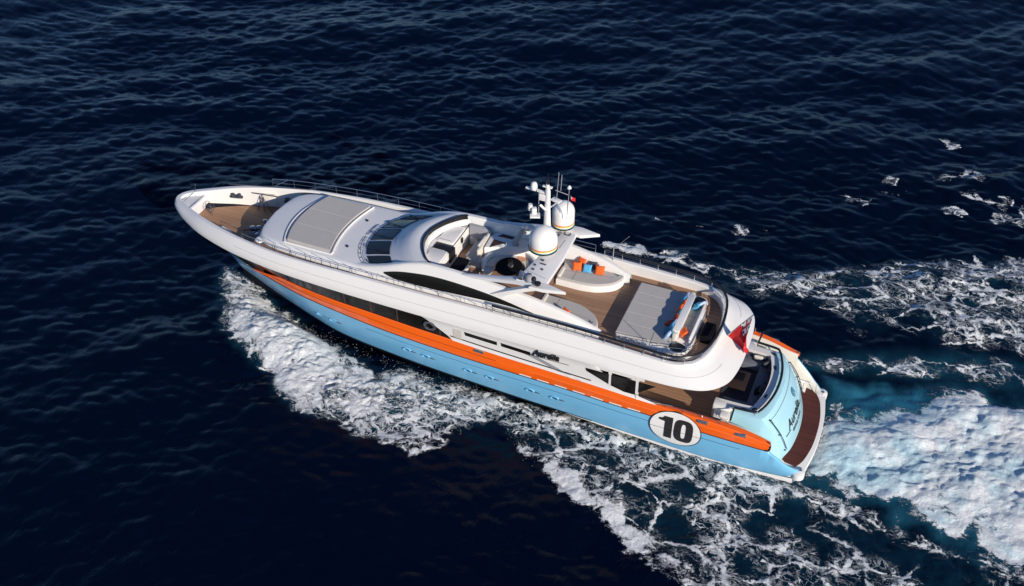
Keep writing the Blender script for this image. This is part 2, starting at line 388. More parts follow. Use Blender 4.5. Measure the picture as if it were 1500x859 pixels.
# black bow side with the shade under the fascia painted in, dark side glazing band
def Oy(x): return OyF(x, 1) if x > 9 else 3.7
rows = []
for s in S_:
    a = st(L2, 35.3, s, 29.6); b = st(L3, 35.5, s, 29.6); xo = 29.6+(36.6-29.6)*s
    j = np.interp(xo, [o[0] for o in Oc[60:]], [o[1] for o in Oc[60:]])
    c = (xo, float(j)-.06, 4.57)
    rows.append([(a[0], a[1]+.0, a[2]), (b[0], b[1]-.0, b[2]), blend(b, c, .5, -.05), c])
obj('bow_flare', G().sides(rows), BLACK, yacht, 60)
def glz(x, t):
    a = (x, L3(x)-.06, L3(x, 2)-.06); b = (x, Oy(x)-.16, 4.62); return blend(a, b, t)
edges = [17.4, 18.6, 21.0, 22.55, 24.1, 26.0, 27.9, 29.7]
for k in range(len(edges)-1):
    xs = np.linspace(edges[k], edges[k+1]-.035, 10)
    w = obj('side_window', G().sides([[glz(x, t) for t in (0, .5, 1)] for x in xs]), GLASS, yacht)
    xm = edges[k+1]-.018
    gm = G()
    for sg in (1, -1): gm.tube([(glz(xm, t)[0], sg*(glz(xm, t)[1]+.005), glz(xm, t)[2]) for t in (0, 1)], .03, 4)
    obj('mullion', gm, BROWN, w)
# white after side wall (with diagonal forward edge)
def wall_poly(pts, name, m, parent, off=0.0, thick=.02, n=26):
    """patch on the side surface between lower and upper (x,z) edges, both sides"""
    lo, hi = pts; g = G(); rows = []
    for i in range(n+1):
        t = i/n; a = np.array([np.interp(t, [p[2] for p in lo], [p[k] for p in lo]) for k in (0, 1)]); b = np.array([np.interp(t, [p[2] for p in hi], [p[k] for p in hi]) for k in (0, 1)])
        rr = []
        for q in np.linspace(0, 1, 7):
            c = a+(b-a)*q; rr.append((c[0], side_y(c[0], c[1])+off, c[1]))
        rr.append((b[0], rr[-1][1]-thick, b[1])); rr.insert(0, (a[0], rr[0][1]-thick, a[1])); rows.append(rr)
    g.sides(rows); return obj(name, g, m, parent, 40)
wall = wall_poly(([(7.2, 3.16, 0), (9.6, 3.29, .2), (12.6, 3.40, .48), (17.85, 3.59, 1)], [(9.6, 3.70, 0), (10.4, 4.70, .15), (19.6, 4.72, 1)]), 'side_wall', WHITE, yacht, off=-.01)
wall_poly(([(8.0, 4.46, 0), (10.9, 4.46, 1)], [(8.0, 4.74, 0), (10.9, 4.74, 1)]), 'window_header', WHITE, yacht, off=-.012)
def wwin(name, lo, hi, m=GLASS, off=.006, par=None): return wall_poly((lo, hi), name, m, par or yacht, off=off, n=10)
wwin('slot_window', [(15.45, 4.12, 0), (17.15, 4.16, 1)], [(15.45, 4.34, 0), (17.2, 4.38, 1)])
wwin('slot_window', [(10.4, 3.16, 0), (11.9, 3.42, .26), (13.9, 4.08, .65), (15.2, 4.14, 1)], [(10.42, 3.17, 0), (11.9, 3.62, .26), (13.9, 4.32, .65), (15.25, 4.36, 1)], MID)
wwin('slot_window', [(13.7, 4.09, 0), (15.2, 4.14, 1)], [(13.7, 4.30, 0), (15.25, 4.36, 1)], GLASS, .012)
wwin('saloon_window', [(9.72, 3.66, 0), (10.84, 4.14, 1)], [(9.72, 4.34, 0), (10.88, 4.32, 1)], off=.012)
wwin('saloon_window', [(8.40, 3.45, 0), (8.95, 3.44, .4), (9.6, 3.62, 1)], [(8.40, 4.38, 0), (9.6, 4.35, 1)], off=.012)
wwin('saloon_window', [(7.55, 4.28, 0), (8.26, 3.66, 1)], [(7.45, 4.38, 0), (8.26, 4.38, 1)], off=.012)
wwin('mullion_post', [(8.24, 3.2, 0), (8.44, 3.25, 1)], [(8.24, 4.6, 0), (8.44, 4.6, 1)], WHITE, .0)
wwin('mullion_post', [(9.58, 3.5, 0), (9.75, 3.6, 1)], [(9.58, 4.6, 0), (9.75, 4.6, 1)], WHITE, .0)
wwin('side_door_panel', [(17.35, 3.80, 0), (17.8, 3.84, 1)], [(17.35, 4.42, 0), (17.8, 4.42, 1)], OFFW, .008)
# inner saloon bulkhead under the overhang, after end
obj('aft_bulkhead', G().box((8.9, 0, 3.5), (.12, 6.6, 2.5)), WHITE, yacht)
obj('saloon_door', G().box((8.82, 0, 3.35), (.06, 3.2, 2.0), bev=.02), GLASS, yacht)
# portholes
for x in (26.1, 25.2, 20.6, 19.5, 17.1, 15.9, 13.7, 12.4):
    for sg in (1, -1):
        p = hull_pt(x, .55); g = G()
        def pm(r, d, n=18): return [(x+r*1.25*math.cos(2*math.pi*k/n), sg*(side_y(x, p[2]+r*.42*math.sin(2*math.pi*k/n))+d), p[2]+r*.62*math.sin(2*math.pi*k/n)) for k in range(n)]
        ph = obj('porthole', (lambda q: (q.grid([pm(.21, -.01), pm(.19, .06), pm(.14, .065), pm(.12, .0)], closed=True, flip=sg < 0), q)[1])(G()), BLUE, hull)
        g = G(); g.add(pm(.13, .012), [tuple(range(18))]); obj('pane', g, BLACK, ph)
        g = G(); q0 = side_y(x, p[2]); g.tube([(x-.22, sg*(side_y(x-.22, p[2])+.012), p[2]-.02), (x-.42, sg*(side_y(x-.42, p[2])+.006), p[2]-.04), (x-.55, sg*(side_y(x-.55, p[2])-.02), p[2]-.05)], [.035, .03, .015], 6); obj('scoop_shade', g, DKGREY, ph)  # dark streak painting the shade aft of the porthole

# roundel with number
for sg in (1, -1):
    cx, cz, rx, rz = 6.29, 2.05, 1.27, 1.10
    def rp(u, v, off=.03): 
        x = cx-u*(1 if sg > 0 else 1); z = cz+v
        zz = min(z, L3(x, 2)+.03); return (x, sg*(side_y(x, max(z, CH(x, 2)))+off), z)
    def disc(r0, r1, off, nr=10, n=56):
        g = G(); rows = []
        for i in range(nr+1):
            r = r0+(r1-r0)*i/nr; rows.append([rp(rx*r*math.cos(2*math.pi*k/n), rz*r*math.sin(2*math.pi*k/n), off) for k in range(n)])
        g.grid(rows, closed=True); return g
    rd = obj('number_roundel', disc(0, .97, .045), DOME, yacht, 60); tag(rd, 'white oval number roundel on the %s side' % ('port' if sg > 0 else 'starboard'))
    gr = disc(.965, 1.0, .05, 2); obj('ring', gr, BLACK, rd, 60)
    def npt(u, v): return rp(u*(1 if sg > 0 else -1), v, .06)
    def strip(rowsuv):
        g = G(); rr = [[npt(a[0]+(b[0]-a[0])*t, a[1]+(b[1]-a[1])*t) for t in np.linspace(0, 1, 3)] for a, b in rowsuv]; g.grid(rr); return g
    g = G(); vs = np.linspace(-.70, .70, 18)
    q = strip([((-.52, v), (-.14, v)) for v in vs]); g.add(q.v, q.f)
    q = strip([((-.80, .40), (-.52, .36)), ((-.84, .52), (-.52, .52)), ((-.62, .58), (-.52, .6)), ((-.56, .70), (-.52, .70))]); g.add(q.v, q.f)
    obj('numeral_one', g, BLACKL, rd, 60)
    g = G(); n = 40
    def se(a, b, k, p=3.2):
        t = 2*math.pi*k/n; c, s_ = math.cos(t), math.sin(t); return (.40+a*math.copysign(abs(c)**(2/p), c), b*math.copysign(abs(s_)**(2/p), s_))
    rows = [[npt(*se(.46*(1-t)+.11*t, .72*(1-t)+.46*t, k)) for k in range(n)] for t in (0, .33, .66, 1)]
    g.grid(rows, closed=True); obj('numeral_zero', g, BLACKL, rd, 60)
    g = G(); g.tube([rp(u, -.10-u*.0, .068) for u in np.linspace(-1.22, 1.22, 20)], .007, 4); obj('pinstripe', g, BLACK, rd)
    # side name
    def sm(u, v, w_, W):
        t = u/W; x = (13.55-1.35*t) if sg > 0 else (12.2+1.35*t)
        z = 4.23+v*1.0+.05*(t if sg > 0 else 1-t)
        return (x, sg*(side_y(x, z)+.04+w_), z)
    g = text_geo('Aurelia', .55, .25, .016, .03, sm); nm = obj('name_lettering', g, BLACKL, yacht, 0)
    g = G(); xs = np.linspace(13.95, 11.7, 12); g.tube([(x, sg*(side_y(x, 4.22)+.05), 4.20+(x-12)*-.012) for x in xs], .012, 4); obj('underline', g, BLACK, nm)

# ------------------------------------------------------------------ decks
inn = offs(Ac, 0)
def inner_outline(x0, x1, n=40, d=.0):
    xs = np.linspace(x0, x1, n); return [(x, Ay(x)-BT(x)+.02-d) for x in xs]
a_ = [(p[0]+0, p[1]) for p in offs(Ac, -.24) if p[0] < 8]; a_ = [p for p in a_ if True]
sd = a_+inner_outline(8.2, 14.25); sd = sd+[(x, -y) for x, y in sd[::-1]]
sundeck = obj('sun_deck', G().prism(ccw(sd), 5.0, 5.1), TEAK, yacht); tag(sundeck, 'teak sun deck aft on the upper level')
ck = inner_outline(14.25, 30.0); ck = ck+[(x, -y) for x, y in ck[::-1]]
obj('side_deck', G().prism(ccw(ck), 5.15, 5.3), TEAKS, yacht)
md = inner_outline(30.0, 35.4, 30, -.0); md = md+[(x, -y) for x, y in md[::-1]]
mdk = obj('mooring_deck', G().prism(ccw(md), 3.95, 4.1), TEAK, yacht); tag(mdk, 'sunken teak mooring deck at the bow')
bt = inner_outline(35.35, 36.3, 12); bt = bt+[(x, -y) for x, y in bt[::-1]]
obj('bow_platform', G().prism(ccw(bt), 4.0, 4.80, .02), ROOFW, yacht)
g = G(); g.tube([(35.95, .55, 4.84), (35.95, .5, 5.0), (35.95, -.5, 5.0), (35.95, -.55, 4.84)], .018, 5); g.tube([(35.45, .9, 4.84), (35.4, 0, 4.86), (35.45, -.9, 4.84)], .015, 5)
obj('bow_rail', g, CHROME, yacht)
# after main deck (under and behind the overhang)
ad = [(x, L3(x)-.17) for x in np.linspace(3.9, 9.2, 14)]; ad = ad+[(x, -y) for x, y in ad[::-1]]
amd = obj('aft_deck', G().prism(ccw(ad), 2.2, 2.3), TEAK, yacht); tag(amd, 'teak aft deck shaded by the overhang')

# ------------------------------------------------------------------ superstructure
BW = fn([(10.6, 2.55), (12, 2.75), (14, 2.84), (17, 2.88), (20, 2.86), (24, 2.80), (26, 2.74), (28, 2.6), (29, 2.45), (30.5, 2.2)])   # foot of the side face
WT = fn([(10.6, 2.40, 5.50), (10.95, 2.42, 5.68), (12, 2.47, 6.08), (13.3, 2.48, 6.40), (15, 2.48, 6.66), (17.5, 2.44, 6.86), (19.6, 2.40, 6.88), (20.6, 2.44, 6.72), (21.5, 2.5, 6.42), (22.4, 2.52, 6.08), (23.4, 2.52, 5.80), (24.2, 2.50, 5.70), (26, 2.48, 5.68)])
rows = []
for x in np.linspace(10.7, 24.0, 90):
    yb, yt, zt = BW(x), WT(x), WT(x, 2); w = .26 if x < 19.4 else .26
    zb = 5.28 if x > 14.2 else 5.08
    k = min(1, (zt-zb)/1.2)
    rows.append([(x, yb, zb), (x, yb-.02, zb+(zt-zb)*.15), (x, yb+(yt-yb)*.5+.05, zb+(zt-zb)*.55), (x, yt+.05, zt-.12*k), (x, yt, zt-.03), (x, yt-.07, zt), (x, yt-w+.03, zt-.02), (x, yt-w, zt-.08), (x, yt-w, 5.08)])
wing = obj('coaming_wing', G().sides(rows), WHITE, yacht, 50); tag(wing, 'long white side coaming sweeping down aft')
def wing_pt(x, z, off=.01):
    yb, yt, zt = BW(x), WT(x), WT(x, 2); zb = 5.28; k = min(1, (zt-zb)/1.2)
    P = [(zb, yb), (zb+(zt-zb)*.15, yb-.02), (zb+(zt-zb)*.55, yb+(yt-yb)*.5+.05), (zt-.12*k, yt+.05), (zt-.03, yt)]
    return (x, float(np.interp(z, [p[0] for p in P], [p[1] for p in P]))+off, z)
lens = fn([(13.9, 5.90, 5.92), (15.3, 5.97, 6.17), (16.6, 5.93, 6.33), (18.2, 5.84, 6.42), (19.5, 5.76, 6.40), (20.6, 5.72, 6.28), (21.4, 5.74, 6.12), (22.1, 5.86, 5.90)])
rows = [[wing_pt(x, lens(x, 1)+(lens(x, 2)-lens(x, 1))*t) for t in (0, .25, .5, .75, 1)] for x in np.linspace(13.95, 22.05, 60)]
lw = obj('side_lens_window', G().sides(rows), GLASS, yacht, 60); tag(lw, 'long black lens shaped window in the coaming')
# coachroof
CW = lambda x: (0 if x >= 30.14 else fnq(math.sqrt(30.15-x)))
fnq = fn([(0, 0), (.2, .9), (.33, 1.45), (.6, 2.02), (.95, 2.36), (1.45, 2.55), (2.1, 2.66), (2.6, 2.72)])
rows = []
RZ = fn([(23.2, 5.72), (25, 5.72), (28, 5.70), (29.3, 5.64), (30.3, 5.56)])
for x in list(np.linspace(23.4, 28.5, 28))+[30.14-(30.14-28.5)*(1-i/22)**2 for i in range(1, 23)]:
    w = max(.02, CW(x)) if x < 30.13 else .02; z = RZ(x); zb = 5.28 if x < 29.6 else 4.06; k = min(1, w/.5)
    wt = w-.20*k
    rows.append([(x, w, zb), (x, w-.01, 5.45), (x, wt+.09*k, z-.06), (x, wt, z-.015), (x, wt-.1*k, z), (x, wt*.5, z+.02), (x, 0, z+.025)])
croof = obj('coachroof', G().sides(rows), ROOFW, yacht, 50)
# front wall cap for the coachroof down to the mooring deck
fw = [(30.12-.02, y) for y in (0,)]
g = G(); rows = []
for y in np.linspace(0, 2.2, 20):
    q = float(np.interp(y, [CW(x) for x in np.linspace(30.14, 28, 80)], np.linspace(30.14, 28, 80)))
    rows.append([(q, y, 5.5), (q, y, 4.06)])
g.sides(rows); obj('front_wall', g, WHITE, croof)
# raised rim of the roof pad recess and shaded strip
def arc4(xf, xa, yw, bf, ba, n=10):
    """pad outline: curved front (forward) and aft edges"""
    fr = [(xf-bf*(t*t), t*yw) for t in np.linspace(-1, 1, n)]; af = [(xa+ba*(1-t*t), t*yw) for t in np.linspace(1, -1, n)]
    return ccw(fr+af)
rim = arc4(28.78, 25.28, 2.3, .62, .36, 14)
rimin = arc4(28.70, 25.40, 2.2, .60, .36, 14)
g = G(); g.grid([[(x, y, 5.71) for x, y in rim], [(x, y, 5.775) for x, y in inset(rim, .02)], [(x, y, 5.775) for x, y in inset(rim, .08)], [(x, y, 5.722) for x, y in inset(rim, .1)]], closed=True)
n0 = len(g.v); obj('pad_rim', g, WHITE, croof)
g = G(); lip = [(25.28+.36*(1-t*t), t*2.2) for t in np.linspace(-1, 1, 20)]
g.tube([(x, y, 5.80) for x, y in lip], .05, 6); obj('pad_lip', g, WHITE, croof)
# windscreen, brow, cockpit rim: arcs across (port y>0), mirrored
W0 = [(24.45, 0), (24.42, .6), (24.25, 1.2), (23.9, 1.8), (23.35, 2.35), (23.0, 2.52)]
W1 = [(22.45, 0), (22.4, .6), (22.22, 1.2), (21.9, 1.75), (21.55, 2.2), (21.35, 2.46)]
W2 = [(21.55, 0), (21.48, .55), (21.25, 1.15), (20.9, 1.65), (20.45, 2.1), (20.15, 2.38)]
W3 = [(20.95, 0), (20.86, .55), (20.6, 1.15), (20.3, 1.6), (19.95, 2.0), (19.65, 2.2)]
def half(W, n=6): return np.array(cat(W, n))
A0, A1_, A2, A3 = half(W0), half(W1), half(W2), half(W3)
Z0, Z1, Z2, Z3 = 5.70, 6.30, 6.78, 6.74
rows = []
for i in range(len(A0)):
    t = i/(len(A0)-1); r = []
    z1 = Z1-.12*t*t; z2 = Z2-.06*t*t+.04*t; z3 = Z3+.06*t
    a0, a1, a2, a3 = A0[i], A1_[i], A2[i], A3[i]
    r += [(*a0, Z0-.02), (*(a0*.55+a1*.45), Z0+(z1-Z0)*.45+.02), (*a1, z1), (*(a1*.6+a2*.4), z1+(z2-z1)*.55), (*(a1*.2+a2*.8), z2-.06), (*a2, z2), (*(a2*.5+a3*.5), z2+.01), (*a3, z3)]
    rows.append(r)
brow = obj('pilothouse_brow', G().sides(rows), ROOFW, yacht, 50); tag(brow, 'smooth white brow above the windscreen, greyed in colour for shade')
rows = []
for i in range(len(A3)):
    a = A3[i]; t = i/(len(A3)-1); z3 = Z3+.06*t; a2 = A2[i]; d = a-a2; d = d/np.linalg.norm(d)
    rows.append([(*(a-d*.02), z3+.012), (*(a-d*.03), z3+.10), (*(a+d*.06), z3+.10), (*(a+d*.10), z3-.1), (*(a+d*.16), 6.30), (*(a+d*.18), 5.2)])
wd = obj('wind_deflector', G().sides(rows), BLACK, yacht, 40)
g = G(); rr = []
for i in range(len(A3)):
    a = A3[i]; d = a-A2[i]; d = d/np.linalg.norm(d); rr.append([(*(a+d*.11), 6.66), (*(a+d*.20), 6.62), (*(a+d*.24), 6.34)])
g.sides(rr); obj('inner_rim', g, WHITE, wd)
# five windscreen panes with wipers
def ws_pt(s, v, off=0):                              # s: -1..1 across, v: 0 bottom..1 top
    k = abs(s)*(len(A0)-1); i = min(int(k), len(A0)-2); fr = k-i
    a0 = A0[i]*(1-fr)+A0[i+1]*fr; a1 = A1_[i]*(1-fr)+A1_[i+1]*fr; t = abs(s); z1 = Z1-.12*t*t
    p = a0*(1-v)+a1*v; z = (Z0-.02)*(1-v)+z1*v+.02*(1-abs(v*2-1))+off*.8
    return (p[0]+off*.4, math.copysign(p[1], s), z)
for c in (-.765, -.385, 0, .385, .765):
    hw = .156; rows = [[ws_pt(max(-1, min(1, c+u*hw*(1-.0*v))), v, .03) for v in (.24, .45, .65, .86)] for u in (-1, -.5, 0, .5, 1)]
    pn = obj('windscreen_pane', G().grid(rows), WSGLASS, yacht, 60)
    edge = [ws_pt(max(-1, min(1, c+u*hw*1.04)), v, .03) for u, v in ((-1, .22), (0, .22), (1, .22), (1, .5), (1, .88), (0, .88), (-1, .88), (-1, .5))]
    obj('gasket', G().tube(edge, .022, 4, closed=True), BLACK, pn)
    g = G(); g.tube([ws_pt(max(-1, c-.1), .16, .05), ws_pt(c, .2, .10), ws_pt(min(1, c+.12), .74, .07)], .02, 4); g.tube([ws_pt(min(1, c+.08), .5, .06), ws_pt(min(1, c+.14), .9, .06)], .014, 4)
    obj('wiper', g, BLACK, pn)
g = G()
for s0, s1 in ((.1, .42), (-.3, .02), (.45, .75)):
    for vv in (-.02, .10): g.tube([ws_pt(s, vv, .10) for s in np.linspace(s0, s1, 6)], .018, 4)
    for s in np.linspace(s0, s1, 4): g.tube([ws_pt(s, -.02, .1), ws_pt(s, .10, .1)], .012, 4)
obj('wiper_linkage', g, CHROME, brow)
g = G()
for x, y in ((25.05, -1.05), (24.9, 1.35), (23.1, 2.40)): g.lathe((x, y, 5.73), [(.07, 0), (.08, .05), (.05, .08)], 12)
obj('deck_light', g, BLACK, croof)

# upper cockpit (helm)
ckp = [(x, WT(x)-.24) for x in np.linspace(14.3, 19.6, 12)]+[tuple(a) for a in A3[::-1][:-1]]+[(20.9, 0)]
ckp = [(x, y) for x, y in ckp]; ckp = ckp+[(x, -y) for x, y in ckp[::-1][1:]]
obj('cockpit_floor', G().prism(ccw(ckp), 5.28, 5.36), TEAK, yacht)
cons = yacht
def part_box(name, c, d, m, par, rz=0, bev=.04, lab=None, tilt=0):
    o = obj(name, G().box(c, d, rz, bev, tilt), m, par)
    if lab: o['label'] = lab
    return o
# dashboard deck filling the curved front of the cockpit
dash = [(a[0]-.12, a[1]*.94) for a in A3]; dash = [(x, y) for x, y in dash if x > 20.0]; dash = dash+[(20.0, 1.93), (19.95, 1.95), (19.95, 0)]
dd = [(a[0]-.14, a[1]*.95) for a in A3 if a[0]-.14 > 19.5]
dp = dd+[(19.5, dd[-1][1])]; dp = dp[:]; full = dp+[(x, -y) for x, y in dp[::-1]]
con = obj('helm_console', G().prism(ccw(full), 5.36, 6.32, .05), WHITE, yacht); tag(con, 'white curved helm console forward in the upper cockpit')
part_box('instrument_panel', (19.98, .16, 6.30), (.98, .62, .10), BLACK, con, bev=.03)
part_box('screen_recess', (19.46, .16, 5.98), (.10, .62, .62), BLACK, con, bev=.02)
part_box('console_step', (19.95, 1.12, 6.36), (.9, 1.2, .14), WHITE, con)
part_box('console_step', (20.0, -.95, 6.36), (.9, 1.5, .14), WHITE, con)
part_box('side_vent', (19.42, -1.0, 6.12), (.04, .18, .3), BLACK, con, bev=.01)
g = G(); g.tube([(19.65, .56, 6.46), (20.35, .56, 6.46)], .02, 4); g.tube([(19.65, -.30, 6.46), (20.35, -.30, 6.46)], .02, 4); obj('console_seam', g, MID, con)
# openings in the starboard side deck and fairings near the arch
for pts in ([(18.1, -1.35), (18.12, -2.10), (17.42, -2.02)], [(18.0, -2.5), (17.75, -2.62), (17.2, -2.62), (17.3, -2.3)], [(16.4, -2.35), (16.3, -2.6), (15.3, -2.6), (15.4, -2.35)]):
    pass

# ------------------------------------------------------------------ radar arch
AP = [(13.5, 2.42), (13.52, -2.2), (14.3, -2.2), (14.98, 2.42)]
arch = obj('radar_arch', G().prism(ccw(cat([(13.52, 2.42), (13.48, 0), (13.60, -2.2), (14.28, -2.15), (14.62, 0), (14.98, 2.42)], 1)), 7.30, 7.50, .05), ROOFW, yacht); tag(arch, 'flat grey radar arch plate spanning the sun deck')
for sg in (1, -1):
    # pointed wing tip facing aft
    pts = ccw([(14.45, sg*2.10), (14.3, sg*2.62), (13.5, sg*2.66), (12.5, sg*2.45), (13.35, sg*1.95)] if sg < 0 else [(14.0, 2.34), (14.2, 2.75), (13.5, 2.72), (12.45, 2.46), (13.2, 2.26), (13.55, 2.2)])
    obj('arch_fin', G().prism(pts, 7.36, 7.52, .03), WHITE, arch)
    # forward leg sweeping up from the coaming
    rows = []
    for x, y, z, w, h in ((18.3, 2.36, 6.82, .05, .1), (17.6, 2.34, 6.9, .2, .14), (16.6, 2.3, 7.06, .30, .16), (15.7, 2.28, 7.24, .36, .18), (14.9, 2.28, 7.42, .42, .2), (14.2, 2.30, 7.50, .46, .22), (13.7, 2.34, 7.49, .4, .22)):
        y *= sg; rows.append([(x, y-w/2, z-h), (x, y+w/2, z-h), (x, y+w/2, z-.02), (x, y+w/2-.03, z), (x, y-w/2+.03, z), (x, y-w/2, z-.02)])
    obj('arch_leg', G().grid(rows, closed=True, flip=True), ROOFW, arch, 40)
    rows = []
    for x, y, z, w, h in ((13.75, 2.42, 7.40, .5, .2), (14.5, 2.50, 7.1, .42, .2), (15.3, 2.58, 6.75, .42, .2), (15.9, 2.60, 6.4, .5, .2)):
        y *= sg; rows.append([(x+w/2, y-.12, z), (x+w/2, y+.12, z), (x-w/2, y+.12, z-.02), (x-w/2, y-.12, z-.02)])
    obj('arch_leg', G().grid(rows, closed=True), WHITE, arch, 40)
g = G()
for x, y, a, b in ((14.35, .62, .16, .1), (14.2, .9, .3, .05), (14.55, 1.1, .1, .1), (14.5, 1.45, .1, .1), (14.5, 1.9, .16, .16), (14.1, 1.3, .1, .1), (14.2, 2.1, .1, .1), (14.0, -1.75, .24, .03), (13.85, -1.85, .03, .2), (14.15, -1.85, .03, .2)):
    g.box((x, y, 7.52), (a, b, .06), bev=.01)
obj('arch_fitting', g, DKGREY, arch)
g = G(); g.tube([(13.9, -1.3, 7.51), (13.95, -.6, 7.51)], .015, 4); g.tube([(14.75, 1.65, 7.51), (14.2, 1.75, 7.51), (13.7, 1.9, 7.51)], .015, 4); obj('cable', g, MID, arch)
# white deckhouse side under the plate, aft face vents
# camera / searchlight unit at the port end
su = obj('searchlight', G().lathe((14.35, 2.34, 7.52), [(.17, 0), (.19, .12), (.15, .28), (.06, .34)], 16), MID, arch)
obj('light_lens', G().lathe((14.12, 2.34, 7.64), [(.12, 0), (.13, .08), (.1, .14)], 14), BLACK, su)
g = G(); g.box((14.75, 2.3, 7.62), (.25, .3, .2), bev=.03); g.box((14.9, 2.0, 7.58), (.16, .2, .14), bev=.03); obj('camera_unit', g, CHROME, arch)
obj('horn', G().lathe((13.85, 2.50, 7.46), [(.05, 0), (.14, .1), (.16, .2)], 14), BLACK, arch)
# radomes
def radome(c, r, hc, lab):
    n = 40; prof = [(r*.80, -.10), (r*.96, -.04), (r*1.0, .06), (r*1.0, hc)]+[(r*math.cos(a), hc+r*.98*math.sin(a)) for a in np.linspace(.12, 1.50, 12)]+[(.02, hc+r*.98)]
    d = obj('radome', G().lathe(c, prof, n), DOME, yacht, 60); d['label'] = lab
    for nm, z0, z1, m_, k in (('black_band', -.02, .045, BLACK, 1.03), ('green_band', .045, .09, GREEN, 1.006), ('white_band', .09, .14, DOME, 1.004), ('yellow_band', .14, .20, YELLOW, 1.006), ('orange_band', .20, .26, ORANGE, 1.006)):
        obj(nm, G().lathe(c, [(r*k*.99, z0), (r*k, z0+.005), (r*k, z1-.005), (r*k*.99, z1)], n), m_, d, 60)
    obj('pedestal', G().lathe((c[0], c[1], 7.48), [(r*.55, 0), (r*.5, .1), (r*.7, c[2]-7.56)], 24), WHITE, d)
radome((14.62, -.12, 7.72), .70, .50, 'larger of two white radomes with a striped base')
radome((14.40, -2.27, 7.72), .56, .80, 'smaller white radome at the starboard end of the arch')
# mast
mast = thing_p = None
def mp(y, z, u):                                     # x on the mast plane such that things stand where the photo shows them
    return u
MX, MY = 14.90, -1.32
ms = obj('mast', G().lathe((MX, MY, 7.5), [(.18, 0), (.15, .6), (.12, 1.6), (.10, 2.7), (.08, 2.9)], 12, sx=1.3, sy=.8), WHITE, yacht); tag(ms, 'white mast with antennas and small platforms')
g = G(); g.box((MX+.55, MY-.1, 10.0), (1.3, .16, .07), rz=-.08, bev=.02); g.box((MX+.2, MY, 9.75), (.5, .12, .35), bev=.04); obj('spreader', g, WHITE, ms)
obj('small_dome', G().lathe((MX+.75, MY-.08, 10.05), [(.15, 0), (.17, .06), (.17, .22), (.13, .34), (.04, .40)], 18), DOME, ms)
g = G(); g.box((MX+.55, MY+.25, 8.75), (.5, .42, .06), rz=.4, bev=.015); g.box((MX+.62, MY+.2, 9.0), (.26, .26, .32), rz=.4, bev=.05); g.lathe((MX+.85, MY+.12, 8.9), [(.1, 0), (.13, .15), (.1, .35)], 10)
obj('radar_platform', g, WHITE, ms)
g = G(); g.box((MX-.42, MY-.05, 9.72), (.5, .32, .05), rz=-.3, bev=.01); g.tube([(MX-.1, MY, 9.2), (MX-.55, MY, 9.7)], .03, 5); g.tube([(MX-.1, MY, 9.7), (MX-.62, MY, 9.74)], .03, 5); g.tube([(MX+.05, MY+.1, 9.1), (MX+.3, MY+.2, 9.4), (MX+.28, MY, 9.2)], .06, 6)
obj('aft_bracket', g, WHITE, ms)
g = G(); g.box((MX+.02, MY, 10.42), (.5, .14, .06), bev=.02); g.lathe((MX+.02, MY, 10.42), [(.09, 0), (.09, .14), (.02, .16)], 10); obj('mast_head', g, WHITE, ms)
nl = obj('navigation_light', G().lathe((MX, MY, 10.58), [(.08, 0), (.08, .16), (.03, .2)], 10), BLACK, ms)
g = G(); g.tube([(MX, MY, 10.7), (MX, MY, 11.15)], .018, 5); g.box((MX, MY, 10.95), (.2, .03, .03)); obj('wind_vane', g, BLACK, ms)
g = G(); g.tube([(MX-.42, MY-.1, 9.75), (MX-.5, MY-.1, 11.3)], .018, 5); g.tube([(MX-.62, MY-.1, 10.3), (MX-.66, MY-.1, 11.2)], .02, 5); g.tube([(MX-.35, MY-.1, 10.25), (MX-1.0, MY-.1, 10.15)], .025, 5); g.tube([(MX-1.0, MY-.1, 9.0), (MX-1.05, MY-.1, 10.5)], .018, 5)
g.tube([(MX-.95, MY-.2, 8.6), (MX-.95, MY-.2, 9.7)], .015, 5)
obj('antenna', g, MID, ms)
obj('gps_dome', G().lathe((MX-1.05, MY-.1, 10.5), [(.03, 0), (.11, .05), (.09, .12), (.02, .2)], 12), DOME, ms)
g = G(); g.tube([(MX+.42, MY+.1, 8.9), (MX+.42, MY+.1, 10.25)], .02, 5); obj('whip_antenna', g, MID, ms)
# stern of the deck: tall whip behind the arch, starboard
g = G(); g.tube([(11.9, -3.0, 5.7), (11.9, -3.0, 6.5)], .03, 5); g.tube([(12.1, -3.0, 6.45), (11.7, -3.0, 6.5)], .03, 5); g.tube([(11.9, -3.0, 6.4), (11.2, -3.3, 7.2)], .008, 4); obj('whip_antenna', g, MID, yacht)
# starboard leaning post with capped head
pst = obj('leaning_post', G().tube([(16.70, -1.50, 6.28), (16.5, -1.60, 6.8), (16.28, -1.7, 7.35)], [.15, .13, .12], 8), MID, yacht); pst['label'] = 'leaning grey post with a white cap beside the seating'
obj('cap', G().lathe((16.25, -1.72, 7.32), [(.12, 0), (.17, .06), (.16, .2), (.05, .26)], 14), WHITE, pst)
g = G(); g.tube([(15.2, .42, 7.45), (15.2, .42, 5.5)], .02, 5); g.tube([(15.35, .2, 7.35), (15.35, .2, 5.5)], .02, 5); obj('chrome_pole', g, CHROME, yacht)

